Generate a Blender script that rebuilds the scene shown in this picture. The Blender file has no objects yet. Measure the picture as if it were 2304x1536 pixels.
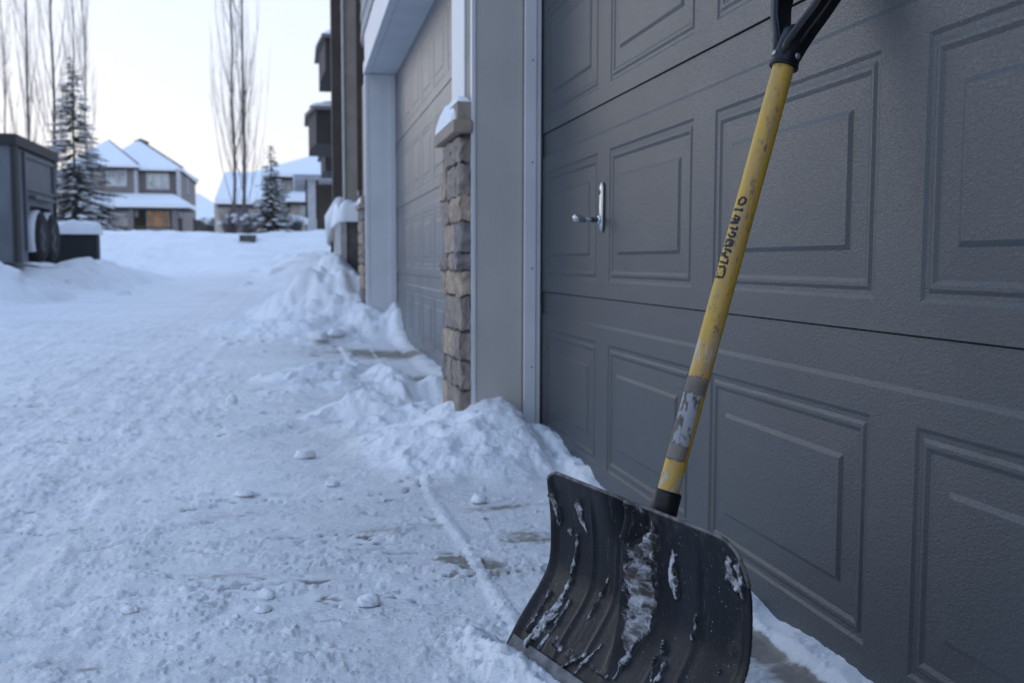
import bpy, bmesh, math, random
import numpy as np
from mathutils import Vector, Matrix
sc = bpy.context.scene
col = sc.collection
R_ = math.radians
# ------------------------------------------------------------------ camera
F, YAW, PIT, ROL, H = 2240.0, 0.2113, 0.0787, 0.0029, 0.639   # focal length in pixels of the 2304 px wide photograph
DX, YE = 0.822, 3.37                                           # plane of the garage doors, far jamb of the near door
fw = np.array([math.sin(YAW)*math.cos(PIT), math.cos(YAW)*math.cos(PIT), -math.sin(PIT)])
r0 = np.array([math.cos(YAW), -math.sin(YAW), 0.0]); u0 = np.cross(r0, fw)
cR = math.cos(ROL)*r0 + math.sin(ROL)*u0; cU = -math.sin(ROL)*r0 + math.cos(ROL)*u0
def ray(px, py): return fw + cR*(px-1152)/F - cU*(py-768)/F
def ony(px, py, Y): r = ray(px, py); return np.array([0, 0, H]) + r*(Y/r[1])
def onz(px, py, Z=0.0): r = ray(px, py); return np.array([0, 0, H]) + r*((Z-H)/r[2])
def onx(px, py, X): r = ray(px, py); return np.array([0, 0, H]) + r*(X/r[0])
cam_d = bpy.data.cameras.new('camera'); cam = bpy.data.objects.new('camera', cam_d); col.objects.link(cam)
M = Matrix((( cR[0], cU[0], -fw[0], 0), (cR[1], cU[1], -fw[1], 0), (cR[2], cU[2], -fw[2], H), (0, 0, 0, 1)))
cam.matrix_world = M
cam_d.sensor_width = 36; cam_d.lens = 36*F/2304; cam_d.clip_start = .05; cam_d.clip_end = 3000
cam_d.dof.use_dof = True; cam_d.dof.focus_distance = 1.62; cam_d.dof.aperture_fstop = 6.0
sc.camera = cam
# ------------------------------------------------------------------ world, sun, exposure
SUN_EL, SUN_ROT = R_(7), R_(-30)
w = bpy.data.worlds.new('World'); sc.world = w; w.use_nodes = True
nt = w.node_tree; N = nt.nodes; L = nt.links
bg = N['Background']
sky = N.new('ShaderNodeTexSky'); sky.sky_type = 'NISHITA'; sky.sun_disc = False
sky.sun_elevation = SUN_EL; sky.sun_rotation = SUN_ROT; sky.air_density = 1.0; sky.dust_density = 1.5; sky.ozone_density = 1.5
tc = N.new('ShaderNodeTexCoord'); sx = N.new('ShaderNodeSeparateXYZ'); L.new(tc.outputs['Generated'], sx.inputs[0])
rp = N.new('ShaderNodeValToRGB'); L.new(sx.outputs['Z'], rp.inputs[0])      # thin high cloud: pale at the horizon, bluer overhead
e = rp.color_ramp.elements
e[0].position = 0.0; e[0].color = (6.2, 5.95, 6.15, 1)
e[1].position = 1.0; e[1].color = (2.9, 4.5, 7.6, 1)
for p_, c_ in ((.08, (6.1, 6.2, 6.6, 1)), (.28, (5.5, 6.2, 7.5, 1)), (.5, (4.5, 5.8, 8.5, 1))):
    q_ = e.new(p_); q_.color = c_
mx = N.new('ShaderNodeMix'); mx.data_type = 'RGBA'; mx.inputs[0].default_value = .93
L.new(sky.outputs[0], mx.inputs[6]); L.new(rp.outputs[0], mx.inputs[7]); L.new(mx.outputs[2], bg.inputs[0])
bg.inputs[1].default_value = 0.1
sd = bpy.data.lights.new('sun', 'SUN'); sd.energy = .15; sd.angle = R_(30); sd.color = (1, .97, .94)
so = bpy.data.objects.new('sun', sd); col.objects.link(so)
sdir = Vector((math.sin(SUN_ROT)*math.cos(SUN_EL), math.cos(SUN_ROT)*math.cos(SUN_EL), math.sin(SUN_EL)))
so.rotation_euler = sdir.to_track_quat('Z', 'Y').to_euler(); so.location = (0, 0, 20)
sc.view_settings.view_transform = 'Standard'; sc.view_settings.look = 'None'
sc.view_settings.exposure = 0.7; sc.view_settings.gamma = 1.0
sc.render.engine = 'CYCLES'
# ------------------------------------------------------------------ materials
def ntree(name):
    m = bpy.data.materials.new(name); m.use_nodes = True
    return m, m.node_tree.nodes, m.node_tree.links, m.node_tree.nodes['Principled BSDF']
def mat(name, c, c2=None, scale=8, rough=.7, bump=0.0, bscale=60, stretch=(1, 1, 1), lo=.4, hi=.6, spec=.5, metal=0.0, detail=5, bdist=.01):
    m, N, L, b = ntree(name)
    b.inputs['Roughness'].default_value = rough; b.inputs['Metallic'].default_value = metal
    b.inputs['Specular IOR Level'].default_value = spec
    tc = N.new('ShaderNodeTexCoord'); mp = N.new('ShaderNodeMapping'); L.new(tc.outputs['Object'], mp.inputs[0]); mp.inputs['Scale'].default_value = stretch
    if c2 is None: c2 = tuple(v*.82 for v in c)
    n = N.new('ShaderNodeTexNoise'); n.inputs['Scale'].default_value = scale; n.inputs['Detail'].default_value = detail; L.new(mp.outputs[0], n.inputs[0])
    r = N.new('ShaderNodeMapRange'); r.inputs[1].default_value = lo; r.inputs[2].default_value = hi; L.new(n.outputs[0], r.inputs[0])
    x = N.new('ShaderNodeMix'); x.data_type = 'RGBA'; L.new(r.outputs[0], x.inputs[0]); x.inputs[6].default_value = (*c, 1); x.inputs[7].default_value = (*c2, 1)
    L.new(x.outputs[2], b.inputs['Base Color'])
    if bump:
        n2 = N.new('ShaderNodeTexNoise'); n2.inputs['Scale'].default_value = bscale; n2.inputs['Detail'].default_value = 4; L.new(mp.outputs[0], n2.inputs[0])
        bp = N.new('ShaderNodeBump'); bp.inputs['Strength'].default_value = bump; bp.inputs['Distance'].default_value = bdist
        L.new(n2.outputs[0], bp.inputs['Height']); L.new(bp.outputs[0], b.inputs['Normal'])
    return m
def snow_mat(name, fine=True):
    m, N, L, b = ntree(name)
    b.inputs['Roughness'].default_value = .65; b.inputs['Specular IOR Level'].default_value = .25
    tc = N.new('ShaderNodeTexCoord')
    n1 = N.new('ShaderNodeTexNoise'); n1.inputs['Scale'].default_value = 55; n1.inputs['Detail'].default_value = 6; n1.inputs['Roughness'].default_value = .65; L.new(tc.outputs['Object'], n1.inputs[0])
    bp = N.new('ShaderNodeBump'); bp.inputs['Strength'].default_value = .9; bp.inputs['Distance'].default_value = .007
    L.new(n1.outputs[0], bp.inputs['Height']); L.new(bp.outputs[0], b.inputs['Normal'])
    n2 = N.new('ShaderNodeTexNoise'); n2.inputs['Scale'].default_value = 3; L.new(tc.outputs['Object'], n2.inputs[0])
    x = N.new('ShaderNodeMix'); x.data_type = 'RGBA'; L.new(n2.outputs[0], x.inputs[0]); x.inputs[6].default_value = (.86, .88, .9, 1); x.inputs[7].default_value = (.8, .83, .87, 1)
    L.new(x.outputs[2], b.inputs['Base Color'])
    return m
def ground_mat():
    m, N, L, b = ntree('packed_snow')
    b.inputs['Specular IOR Level'].default_value = .3
    tc = N.new('ShaderNodeTexCoord')
    at = N.new('ShaderNodeAttribute'); at.attribute_name = 'bare'
    def noise(s, d=6, rough=.6, mp=None):
        n = N.new('ShaderNodeTexNoise'); n.inputs['Scale'].default_value = s; n.inputs['Detail'].default_value = d; n.inputs['Roughness'].default_value = rough
        L.new(mp.outputs[0] if mp else tc.outputs['Object'], n.inputs[0]); return n
    def mathn(op, a, b_, clamp=False):
        k = N.new('ShaderNodeMath'); k.operation = op; k.use_clamp = clamp
        for i, v in ((0, a), (1, b_)):
            if isinstance(v, (int, float)): k.inputs[i].default_value = v
            else: L.new(v, k.inputs[i])
        return k.outputs[0]
    def rng(v, a, b_, c=0, d=1):
        k = N.new('ShaderNodeMapRange'); L.new(v, k.inputs[0])
        for i, q in enumerate((a, b_, c, d)): k.inputs[i+1].default_value = q
        return k.outputs[0]
    mpx = N.new('ShaderNodeMapping'); L.new(tc.outputs['Object'], mpx.inputs[0]); mpx.inputs['Scale'].default_value = (.35, 1, 1)
    nA = noise(14, 8, .68, mpx); nB = noise(60, 6, .7); nC = noise(3.0, 5, .6, mpx)
    # how much of the concrete shows through the film of packed snow
    s = mathn('ADD', nA.outputs[0], mathn('MULTIPLY', nB.outputs[0], .35))
    s = mathn('ADD', s, mathn('MULTIPLY', at.outputs['Fac'], .55))
    show = rng(s, .93, 1.16)
    greyed = rng(mathn('ADD', nC.outputs[0], mathn('MULTIPLY', at.outputs['Fac'], .8)), .40, .90)
    x = N.new('ShaderNodeMix'); x.data_type = 'RGBA'; L.new(greyed, x.inputs[0]); x.inputs[6].default_value = (.87, .88, .89, 1); x.inputs[7].default_value = (.74, .745, .75, 1)
    y = N.new('ShaderNodeMix'); y.data_type = 'RGBA'; L.new(show, y.inputs[0]); L.new(x.outputs[2], y.inputs[6]); y.inputs[7].default_value = (.30, .27, .235, 1)
    L.new(y.outputs[2], b.inputs['Base Color'])
    L.new(rng(show, 0, 1, .55, .75), b.inputs['Roughness'])
    nD = noise(120, 5, .7); nE = noise(28, 6, .65, mpx)
    hgt = mathn('ADD', mathn('MULTIPLY', nD.outputs[0], .35), nE.outputs[0])
    hgt = mathn('SUBTRACT', hgt, mathn('MULTIPLY', show, .25))
    bp = N.new('ShaderNodeBump'); bp.inputs['Strength'].default_value = .7; bp.inputs['Distance'].default_value = .014
    L.new(hgt, bp.inputs['Height']); L.new(bp.outputs[0], b.inputs['Normal'])
    return m
def door_mat(name, c, rough=.42):
    m, N, L, b = ntree(name)
    tc = N.new('ShaderNodeTexCoord'); mp = N.new('ShaderNodeMapping'); L.new(tc.outputs['Object'], mp.inputs[0]); mp.inputs['Scale'].default_value = (1, .55, 1.25)
    n1 = N.new('ShaderNodeTexNoise'); n1.inputs['Scale'].default_value = 240; n1.inputs['Detail'].default_value = 3; n1.inputs['Roughness'].default_value = .55; n1.inputs['Distortion'].default_value = 1.2; L.new(mp.outputs[0], n1.inputs[0])
    bp = N.new('ShaderNodeBump'); bp.inputs['Strength'].default_value = .5; bp.inputs['Distance'].default_value = .0026
    L.new(n1.outputs[0], bp.inputs['Height']); L.new(bp.outputs[0], b.inputs['Normal'])
    n2 = N.new('ShaderNodeTexNoise'); n2.inputs['Scale'].default_value = 2.3; n2.inputs['Detail'].default_value = 7; n2.inputs['Roughness'].default_value = .6; L.new(tc.outputs['Object'], n2.inputs[0])
    x = N.new('ShaderNodeMix'); x.data_type = 'RGBA'; L.new(n2.outputs[0], x.inputs[0]); x.inputs[6].default_value = (*[v*1.12 for v in c], 1); x.inputs[7].default_value = (*[v*.86 for v in c], 1)
    L.new(x.outputs[2], b.inputs['Base Color'])
    r = N.new('ShaderNodeMapRange'); L.new(n2.outputs[0], r.inputs[0]); r.inputs[3].default_value = rough-.07; r.inputs[4].default_value = rough+.1; L.new(r.outputs[0], b.inputs['Roughness'])
    b.inputs['Specular IOR Level'].default_value = .5
    return m
SNOW = snow_mat('snow'); GROUND = ground_mat()
DOOR = door_mat('grey_door_paint', (.050, .058, .064), .36)
DOOR2 = door_mat('door_paint_sky_sheen', (.115, .118, .122), .30)  # same grey door; reflected sky at grazing view is lightened into the colour
JAMB = mat('jamb_paint', (.45, .44, .415), (.42, .41, .385), 3, .6, .6, 190, bdist=.002)
WHITE = mat('white_trim', (.60, .62, .65), (.55, .57, .6), 3, .45, .05, 90, bdist=.002)
CAULK = mat('brown_caulk', (.2, .15, .12), None, 30, .8)
SIDING = mat('taupe_siding', (.33, .29, .25), (.28, .25, .21), 6, .8)
DARKSID = mat('dark_brown_siding', (.09, .075, .062), None, 6, .85)
MAUVE = mat('mauve_siding', (.42, .38, .385), None, 6, .85)
STUCCO = mat('pale_stucco', (.42, .41, .4), None, 9, .85, .2, 80)
RUBBER = mat('black_rubber', (.02, .02, .021), None, 30, .75)
STONE = mat('stone_brown', (.30, .25, .21), (.21, .18, .16), 22, .9, .8, 60, bdist=.006)
STONEG = mat('stone_grey', (.25, .225, .215), (.17, .155, .15), 18, .9, .8, 50, bdist=.006)
STONET = mat('stone_tan', (.42, .335, .25), (.3, .24, .19), 25, .9, .8, 50, bdist=.006)
CAPST = mat('cap_stone', (.33, .27, .22), (.25, .21, .18), 16, .85, .4, 70, bdist=.004)
MORTAR = mat('mortar', (.1, .09, .085), None, 30, .95)
CHROME = mat('chrome', (.55, .56, .58), None, 20, .22, metal=1.0)
CONCR = mat('dark_concrete', (.12, .115, .11), (.075, .07, .07), 7, .85, .3, 40)
GLASS = mat('window_glass', (.55, .58, .56), (.22, .25, .27), .9, .08, spec=.8)  # pale base colour paints in the sky reflected by the panes
# ------------------------------------------------------------------ mesh helpers
def tag(o, label=None, cat=None, group=None, kind=None):
    for k, v in (('label', label), ('category', cat), ('group', group), ('kind', kind)):
        if v: o[k] = v
    return o
def empty(name, loc, label, cat, group=None, rz=0):
    o = bpy.data.objects.new(name, None); o.location = loc; o.rotation_euler = (0, 0, rz); col.objects.link(o); o.empty_display_size = .2
    return tag(o, label, cat, group)
def wmat(o):
    m_ = Matrix.LocRotScale(o.location, o.rotation_euler, None)
    return m_ if o.parent is None else wmat(o.parent) @ o.matrix_parent_inverse @ m_
def link(name, me, parent=None, world=True):
    o = bpy.data.objects.new(name, me); col.objects.link(o)
    if parent is not None:
        o.parent = parent
        if world:                      # vertices were given in world space
            pm = wmat(parent)
        o.matrix_parent_inverse = pm.inverted()
    return o
class MB:
    def __init__(s): s.v = []; s.f = []; s.mi = []; s.sm = []
    def add(s, vs, fs, mi=0, smooth=False):
        o = len(s.v); s.v.extend([tuple(map(float, q)) for q in vs]); s.f.extend([tuple(i+o for i in f) for f in fs])
        s.mi.extend([mi]*len(fs)); s.sm.extend([smooth]*len(fs)); return s
    def box(s, x0, x1, y0, y1, z0, z1, mi=0):
        vs = [(x, y, z) for z in (z0, z1) for y in (y0, y1) for x in (x0, x1)]
        return s.add(vs, [(0, 2, 3, 1), (4, 5, 7, 6), (0, 1, 5, 4), (2, 6, 7, 3), (0, 4, 6, 2), (1, 3, 7, 5)], mi)
    def prism(s, poly, z0, z1, mi=0):      # poly (x, y) ccw
        n = len(poly); vs = [(x, y, z0) for x, y in poly]+[(x, y, z1) for x, y in poly]
        return s.add(vs, [tuple(range(n))[::-1], tuple(range(n, 2*n))]+[(i, (i+1) % n, n+(i+1) % n, n+i) for i in range(n)], mi)
    def tube(s, pts, rad, n=6, mi=0, cap=True, smooth=True, flat=None):
        pts = [Vector(p) for p in pts]; vs = []; ref = None
        for i, p in enumerate(pts):
            t = (pts[min(i+1, len(pts)-1)]-pts[max(i-1, 0)]).normalized()
            if ref is None: ref = Vector((0, 0, 1)) if abs(t.z) < .9 else Vector((1, 0, 0))
            a = (ref-t*ref.dot(t)).normalized(); b = t.cross(a); ref = a
            r = rad[i] if hasattr(rad, '__len__') else rad
            for k in range(n):
                th = 2*math.pi*k/n; vs.append(p+a*r*math.cos(th)+b*r*math.sin(th))
        fs = [(i*n+k, i*n+(k+1) % n, (i+1)*n+(k+1) % n, (i+1)*n+k) for i in range(len(pts)-1) for k in range(n)]
        if cap: fs += [tuple(range(n))[::-1], tuple(range((len(pts)-1)*n, len(pts)*n))]
        return s.add(vs, fs, mi, smooth)
    def mesh(s, name, mats):
        me = bpy.data.meshes.new(name); me.from_pydata(s.v, [], s.f)
        for m in (mats if isinstance(mats, (list, tuple)) else [mats]): me.materials.append(m)
        me.polygons.foreach_set('material_index', s.mi); me.polygons.foreach_set('use_smooth', s.sm); me.update()
        return me
    def build(s, name, mats, parent=None, bevel=0.0, world=True):
        me = s.mesh(name, mats)
        bm = bmesh.new(); bm.from_mesh(me); bmesh.ops.recalc_face_normals(bm, faces=bm.faces); bm.to_mesh(me); bm.free()
        o = link(name, me, parent, world)
        if bevel:
            md = o.modifiers.new('bevel', 'BEVEL'); md.width = bevel; md.segments = 2; md.limit_method = 'ANGLE'
        return o
# numpy noise
def _h(ix, iy, seed):
    n = (ix*374761393 + iy*668265263 + seed*1442695041) & 0xffffffff
    n = ((n ^ (n >> 13))*1274126177) & 0xffffffff
    return ((n ^ (n >> 16)) & 0xffff)/65535.0
def vn(x, y, seed=0):
    ix = np.floor(x).astype(np.int64); iy = np.floor(y).astype(np.int64); fx = x-ix; fy = y-iy
    fx = fx*fx*fx*(fx*(fx*6-15)+10); fy = fy*fy*fy*(fy*(fy*6-15)+10)
    a = _h(ix, iy, seed); b = _h(ix+1, iy, seed); c = _h(ix, iy+1, seed); d = _h(ix+1, iy+1, seed)
    return (a*(1-fx)+b*fx)*(1-fy)+(c*(1-fx)+d*fx)*fy
def fbm(x, y, sc_=1.0, octv=4, seed=0, gain=.5):
    t = 0; a = 1; s = 0
    for o in range(octv):
        c, sn = math.cos(.7*o), math.sin(.7*o)
        t = t + a*(vn((x*c-y*sn)*sc_+o*17.3, (x*sn+y*c)*sc_-o*9.1, seed+o*7)-.5); s += a; a *= gain; sc_ *= 2.03
    return t/s*2
def sst(a, b, x): t = np.clip((x-a)/(b-a), 0, 1); return t*t*(3-2*t)
# ------------------------------------------------------------------ snow ground (polar sheet, dense where it is seen)
def gauss_ridge(x, y, pts):
    # pts: (x, y, height, radius) along a windrow: smooth maximum of cones between neighbours
    h = np.zeros_like(x)
    for (x0, y0, h0, r0_), (x1, y1, h1, r1) in zip(pts[:-1], pts[1:]):
        dx, dy = x1-x0, y1-y0; t = np.clip(((x-x0)*dx+(y-y0)*dy)/(dx*dx+dy*dy+1e-9), 0, 1)
        d = np.hypot(x-x0-t*dx, y-y0-t*dy); r = r0_+(r1-r0_)*t; hh = h0+(h1-h0)*t
        k = np.clip(1-d/r, 0, 1); h = np.maximum(h, hh*(k**1.15)*(1.15-.15*k))
    return h
def base_h(x, y):
    lane = .022*np.maximum(0, y-7.5)
    lane = np.minimum(lane, .50+.004*np.maximum(0, y-30))
    bank = sst(27.5, 32.5, y)*(1-.35*sst(33.5, 40, y))*(1.06+.12*fbm(x, y, .22, 3, 5)+.12*sst(-3, 2, x))
    far = .018*np.maximum(0, y-38)
    far = np.minimum(far, 1.25+.004*np.maximum(0, y-108))
    lb_r = np.maximum(gauss_ridge(x+.3*fbm(x, y, .8, 3, 13), y, [(-5.6, 13.0, .50, 1.5), (-4.0, 13.6, .46, 1.1)]), gauss_ridge(x+.25*fbm(x, y, .8, 3, 14), y, [(-3.7, 16.6, .10, .7), (-3.4, 18.6, .42, .9), (-3.4, 20.5, .30, 1.1)]))
    # snow heaped along the left edge of the lane
    xl = -2.9-.045*(y-12)
    left = sst(0, -1.6, x-xl)*sst(10.2, 13.5, y)*(1-sst(26, 30, y))*(.36+.2*fbm(x, y, .9, 3, 11))
    # front yards rising beyond the porch on the right
    right = sst(-.9, .6, x+.028*(y-14))*sst(14, 20, y)*(1-sst(24, 30, y))*(.46+.16*fbm(x, y, .8, 3, 12))
    return lane+bank+far+left+right+lb_r*(1+.4*fbm(x, y, 1.6, 3, 15))
PILES = {
 'corner': [[(.665, 3.42, .20, .50), (.62, 3.18, .15, .50), (.48, 3.2, .07, .42)], [(.66, 3.3, .13, .42), (.84, 3.08, .055, .24)], [(.46, 3.5, .10, .35), (.66, 3.42, .185, .4)], [(.8, 3.05, .05, .2), (.84, 2.82, .03, .12)]],
 'windrow': [[(-.24, 3.78, .010, .09), (.0, 3.95, .034, .13), (.18, 4.08, .075, .24), (.36, 4.15, .135, .32), (.60, 4.22, .15, .34)], [(.32, 3.8, .05, .25), (.53, 3.9, .10, .3)], [(.36, 4.1, .15, .14), (.40, 4.05, .13, .12)]],
 'clumps': [[(-.08, 5.25, .04, .2), (.08, 5.5, .11, .34), (.2, 5.6, .10, .3), (.34, 5.55, .07, .25)], [(.40, 5.35, .10, .15), (.47, 5.15, .085, .14)], [(-.02, 4.95, .04, .2), (.22, 5.0, .045, .28)]],
 'mound': [[(.28, 9.35, .70, .8), (.45, 8.8, .36, .7), (.72, 8.3, .16, .4)], [(.15, 8.5, .2, .7), (-.25, 9.4, .10, .7), (-.5, 8.8, .04, .35)], [(.5, 9.3, .5, .8), (1.0, 9.8, .4, 1.0)], [(.35, 9.6, .6, .8), (.6, 11.5, .5, 1.2)]],
}
def build_ground():
    az = np.concatenate([np.linspace(-180, -36, 60, endpoint=False), np.linspace(-36, 52, 860, endpoint=False), np.linspace(52, 180, 60, endpoint=False)])
    az = np.radians(az); nc = len(az)
    rr = np.concatenate([[.25, .5, .75], np.exp(np.linspace(math.log(.95), math.log(50), 1000)), np.exp(np.linspace(math.log(52), math.log(1500), 50))]); nr = len(rr)
    Rg, A = np.meshgrid(rr, az, indexing='ij'); x = Rg*np.sin(A); y = Rg*np.cos(A)
    near = 1-sst(9, 14, y)*1.0
    base = base_h(x, y)
    # warp so that the outlines of the piles are ragged
    wx = x+.05*fbm(x, y, 6, 3, 1); wy = y+.07*fbm(x, y, 6, 3, 2)
    lab = np.zeros(x.shape, int); pile = np.zeros_like(x)
    for i, (nm, ridges) in enumerate(PILES.items()):
        h = np.zeros_like(x)
        for rd in ridges: h = np.maximum(h, gauss_ridge(wx, wy, rd))
        lab[(h > .018) & (h >= pile)] = i+1; pile = np.maximum(pile, h)
    on = sst(.0, .05, pile)
    bill = np.abs(fbm(x, y, 8, 4, 21))
    pile = pile*(1+.40*fbm(x, y, 4, 3, 22))+on*(.020*(.6-bill*1.8)+(.010-.004*(lab == 1))*fbm(x, y, 15, 4, 23, .6)+.0035*fbm(x, y, 60, 3, 24))
    pile = np.maximum(pile*(1-.42*sst(.69, .80, x)*(lab == 1)), 0)
    # packed surface: scraped flats and crusty patches
    crust = sst(-.15, .35, fbm(x, y, 1.1, 3, 31)+.35*sst(-.2, -.9, x)-.1*sst(.2, .8, x))
    crust2 = sst(.05, .3, fbm(x, y*1.0, 3.2, 3, 36))
    lft = sst(-.05, -.45, x+.06*fbm(x, y, .8, 2, 39)); rgt = 1-lft
    al = fbm(x+.25*y*.2, y*.22, 16, 5, 32, .6); ac_ = fbm(x*.22, y, 15, 5, 36, .6)       # scuffed along the lane on the left, shovelled across it on the right
    st_ = lft*al+rgt*ac_; iso = fbm(x*.5, y, 26, 5, 33, .65)
    det = near*((.004+.0045*crust)*st_+(.001+.003*crust+.001*lft)*iso+.010*fbm(x, y, 1.7, 3, 34))
    fl1 = sst(.10, .16, fbm(x*.6, y, 7, 6, 37, .66)+.10*lft); fl2 = sst(.13, .17, fbm(x*.5, y, 15, 6, 40, .68))
    det += near*(.005*fl1*(.5+.5*crust)+.004*fl2*(.4+.6*crust)+.0022*fbm(x*.5, y, 75, 3, 47, .6))
    rdg = np.abs(fbm(x*.28, y*.9, 5.5, 5, 71, .62)); crk = sst(.030, .004, rdg)*sst(.02, .22, fbm(x*.6, y, 1.5, 3, 72)+.04)*near; det -= .0035*crk; det += near*.004*sst(.0, .05, fbm(x*.28, y*.9, 5.5, 5, 71, .62))*sst(.0, .2, fbm(x*.6, y, 1.5, 3, 72)+.04)
    for tx_, sd_ in ((-.62, 81), (-1.05, 82), (-1.9, 83), (-2.35, 84)):                   # faint tyre tracks
        q_ = x-tx_+.05*np.sin(y*.35+tx_)+.02*fbm(x, y, 1.2, 2, sd_); det -= .0042*np.exp(-(q_/.085)**4)*(.8+.5*fbm(x, y, 2, 2, sd_+9))*(1-sst(20, 28, y)); det += .0018*np.exp(-((np.abs(q_)-.11)/.03)**2)*(1-sst(20, 28, y))
    det += (1-near)*((.03+.05*sst(24, 28, y)+.05*sst(-.5, .5, x+.02*(y-14))+.05*sst(-2.6, -3.6, x))*fbm(x, y, 1.5, 5, 35, .6))
    # snow left in the control joint of the slab, and lesser shovel tracks beside it
    def track(x0, y0, x1, y1, wd, ht, sd):
        dx, dy = x1-x0, y1-y0; Ln = math.hypot(dx, dy); t = ((x-x0)*dx+(y-y0)*dy)/Ln/Ln; d = ((x-x0)*dy-(y-y0)*dx)/Ln+.006*fbm(x, y, 5, 2, sd)
        return ht*np.clip(1-np.abs(d)/wd, 0, 1)**.6*sst(0, .04, t)*sst(1, .96, t)*(.75+.5*fbm(x, y, 12, 3, sd+1))
    tr = track(.345, 2.85, .375, 1.25, .019, .0065, 41)+track(.31, 7.6, .33, 5.9, .028, .012, 42)+track(.45, 2.5, .43, 1.9, .006, .002, 43)+track(.52, 7.6, .5, 6.0, .012, .004, 44)
    # slush pushed against the blade, and the strip along the door sill
    bl = gauss_ridge(x+.012*fbm(x, y, 22, 3, 45), y+.012*fbm(x, y, 22, 3, 46), [(.27, 1.63, .015, .045), (.29, 1.54, .032, .05), (.33, 1.45, .030, .065), (.36, 1.30, .026, .07), (.38, 1.1, .02, .06)])
    bl += sst(0, .01, bl)*.006*fbm(x, y, 60, 3, 47)
    dk = sst(.765, .795, x+.02*fbm(x, y, 4, 4, 48))*sst(1.0, .85, x)*.022*(y < 3.3)*(1+.7*fbm(x, y, 9, 3, 49))
    dk2 = sst(.7, .8, x+.05*fbm(x, y, 3, 3, 50))*(y > 3.8)*(y < 8.5)*(.025+.14*sst(7.3, 8.8, y))*(1+.5*fbm(x, y, 5, 3, 51))
    z = base+pile+det*(1-.6*on)+tr+bl+dk+np.maximum(dk2, 0)
    # loose crumbs: many small domes merged in the sheet
    rng = np.random.RandomState(5)
    def dome(cx, cy, r, k=1.0):
        rc = math.hypot(cx, cy); ac = math.atan2(cx, cy); i0, i1 = np.searchsorted(rr, [rc-r*1.1, rc+r*1.1]); j0, j1 = np.searchsorted(az, [ac-r*1.1/rc, ac+r*1.1/rc])
        if i1 <= i0 or j1 <= j0: return
        s = (slice(i0, i1), slice(j0, j1)); X = x[s]-cx; Yv = y[s]-cy; th = rng.rand()*3.14; e1 = .7+.5*rng.rand()
        a = X*math.cos(th)+Yv*math.sin(th); b = (-X*math.sin(th)+Yv*math.cos(th))*e1; d2 = (a*a+b*b)/(r*r)
        zc = float(np.mean(z[s])); hgt = zc-r*.25+r*k*np.sqrt(np.clip(1-d2, 0, 1)); m = d2 < 1
        zz = z[s]; zz[m] = np.maximum(zz[m], hgt[m])
    def chunk(cx, cy, r, k=1.0):
        # an angular clod: the lowest of a few tilted planes
        rc = math.hypot(cx, cy); ac = math.atan2(cx, cy); i0, i1 = np.searchsorted(rr, [rc-r*1.5, rc+r*1.5]); j0, j1 = np.searchsorted(az, [ac-r*1.5/rc, ac+r*1.5/rc])
        if i1 <= i0 or j1 <= j0: return
        s = (slice(i0, i1), slice(j0, j1)); X = x[s]-cx; Yv = y[s]-cy; a0_ = rng.rand()*6.28; tilt = rng.randn(2)*.25
        top = r*k*(.35+.3*rng.rand())+tilt[0]*X+tilt[1]*Yv; nf = rng.randint(4, 7)
        for q in range(nf):
            t_ = a0_+6.283*(q+.35*rng.randn())/nf; top = np.minimum(top, (r*(.65+.4*rng.rand())-(X*math.cos(t_)+Yv*math.sin(t_)))*(1.1+1.3*rng.rand())*k)
        zc = float(np.mean(z[s])); zz = z[s]; h_ = zc-r*.12+top; m = (h_ > zz) & (np.hypot(X, Yv) < r*1.45); zz[m] = h_[m]
    def scatter(cx, cy, sx_, sy_, n, r0_, r1, k=.8):
        for _ in range(n):
            a, b = rng.randn(2)
            px_, py_ = cx+sx_*a, cy+sy_*b
            if px_ > .80 or (px_ > .53 and 3.36 < py_ < 3.85): continue
            (dome if rng.rand() < .3 else chunk)(px_, py_, r0_+(r1-r0_)*rng.rand()**3, k)
    scatter(.58, 3.12, .13, .18, 22, .006, .02, .5); scatter(*onz(640, 1440)[:2], .045, .03, 26, .006, .017, .7); scatter(*onz(690, 1490)[:2], .02, .02, 10, .006, .016, .8); scatter(*onz(1080, 1300)[:2], .05, .035, 40, .003, .010, .7); scatter(*onz(430, 1460)[:2], .03, .02, 12, .004, .012, .7); scatter(*onz(900, 1480)[:2], .12, .05, 60, .003, .012, .6); scatter(.80, 2.95, .025, .16, 60, .005, .016, .8); scatter(.52, 3.0, .2, .2, 160, .003, .010, .9); scatter(.1, 3.9, .3, .12, 120, .004, .012, .9); scatter(.1, 5.1, .3, .25, 80, .006, .016, .9)
    scatter(.25, 4.02, .22, .14, 30, .012, .045, .5); scatter(.2, 5.5, .2, .3, 34, .02, .07, .6); scatter(.1, 8.3, .45, .4, 60, .02, .09, .6)
    scatter(-.1, 3.9, .12, .1, 20, .006, .02); scatter(.3, 1.5, .03, .12, 90, .004, .013); scatter(.0, 2.2, .5, .5, 60, .002, .006, .5)
    scatter(.15, 1.6, .15, .12, 50, .004, .014, .5); scatter(-.3, 2.6, .4, .7, 40, .003, .009, .5); scatter(.2, 7.2, .25, .3, 16, .02, .05)
    scatter(.3, 20, 1.0, 3., 50, .08, .3, .5); scatter(-4., 15, .8, 2., 40, .08, .3, .5)
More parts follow.
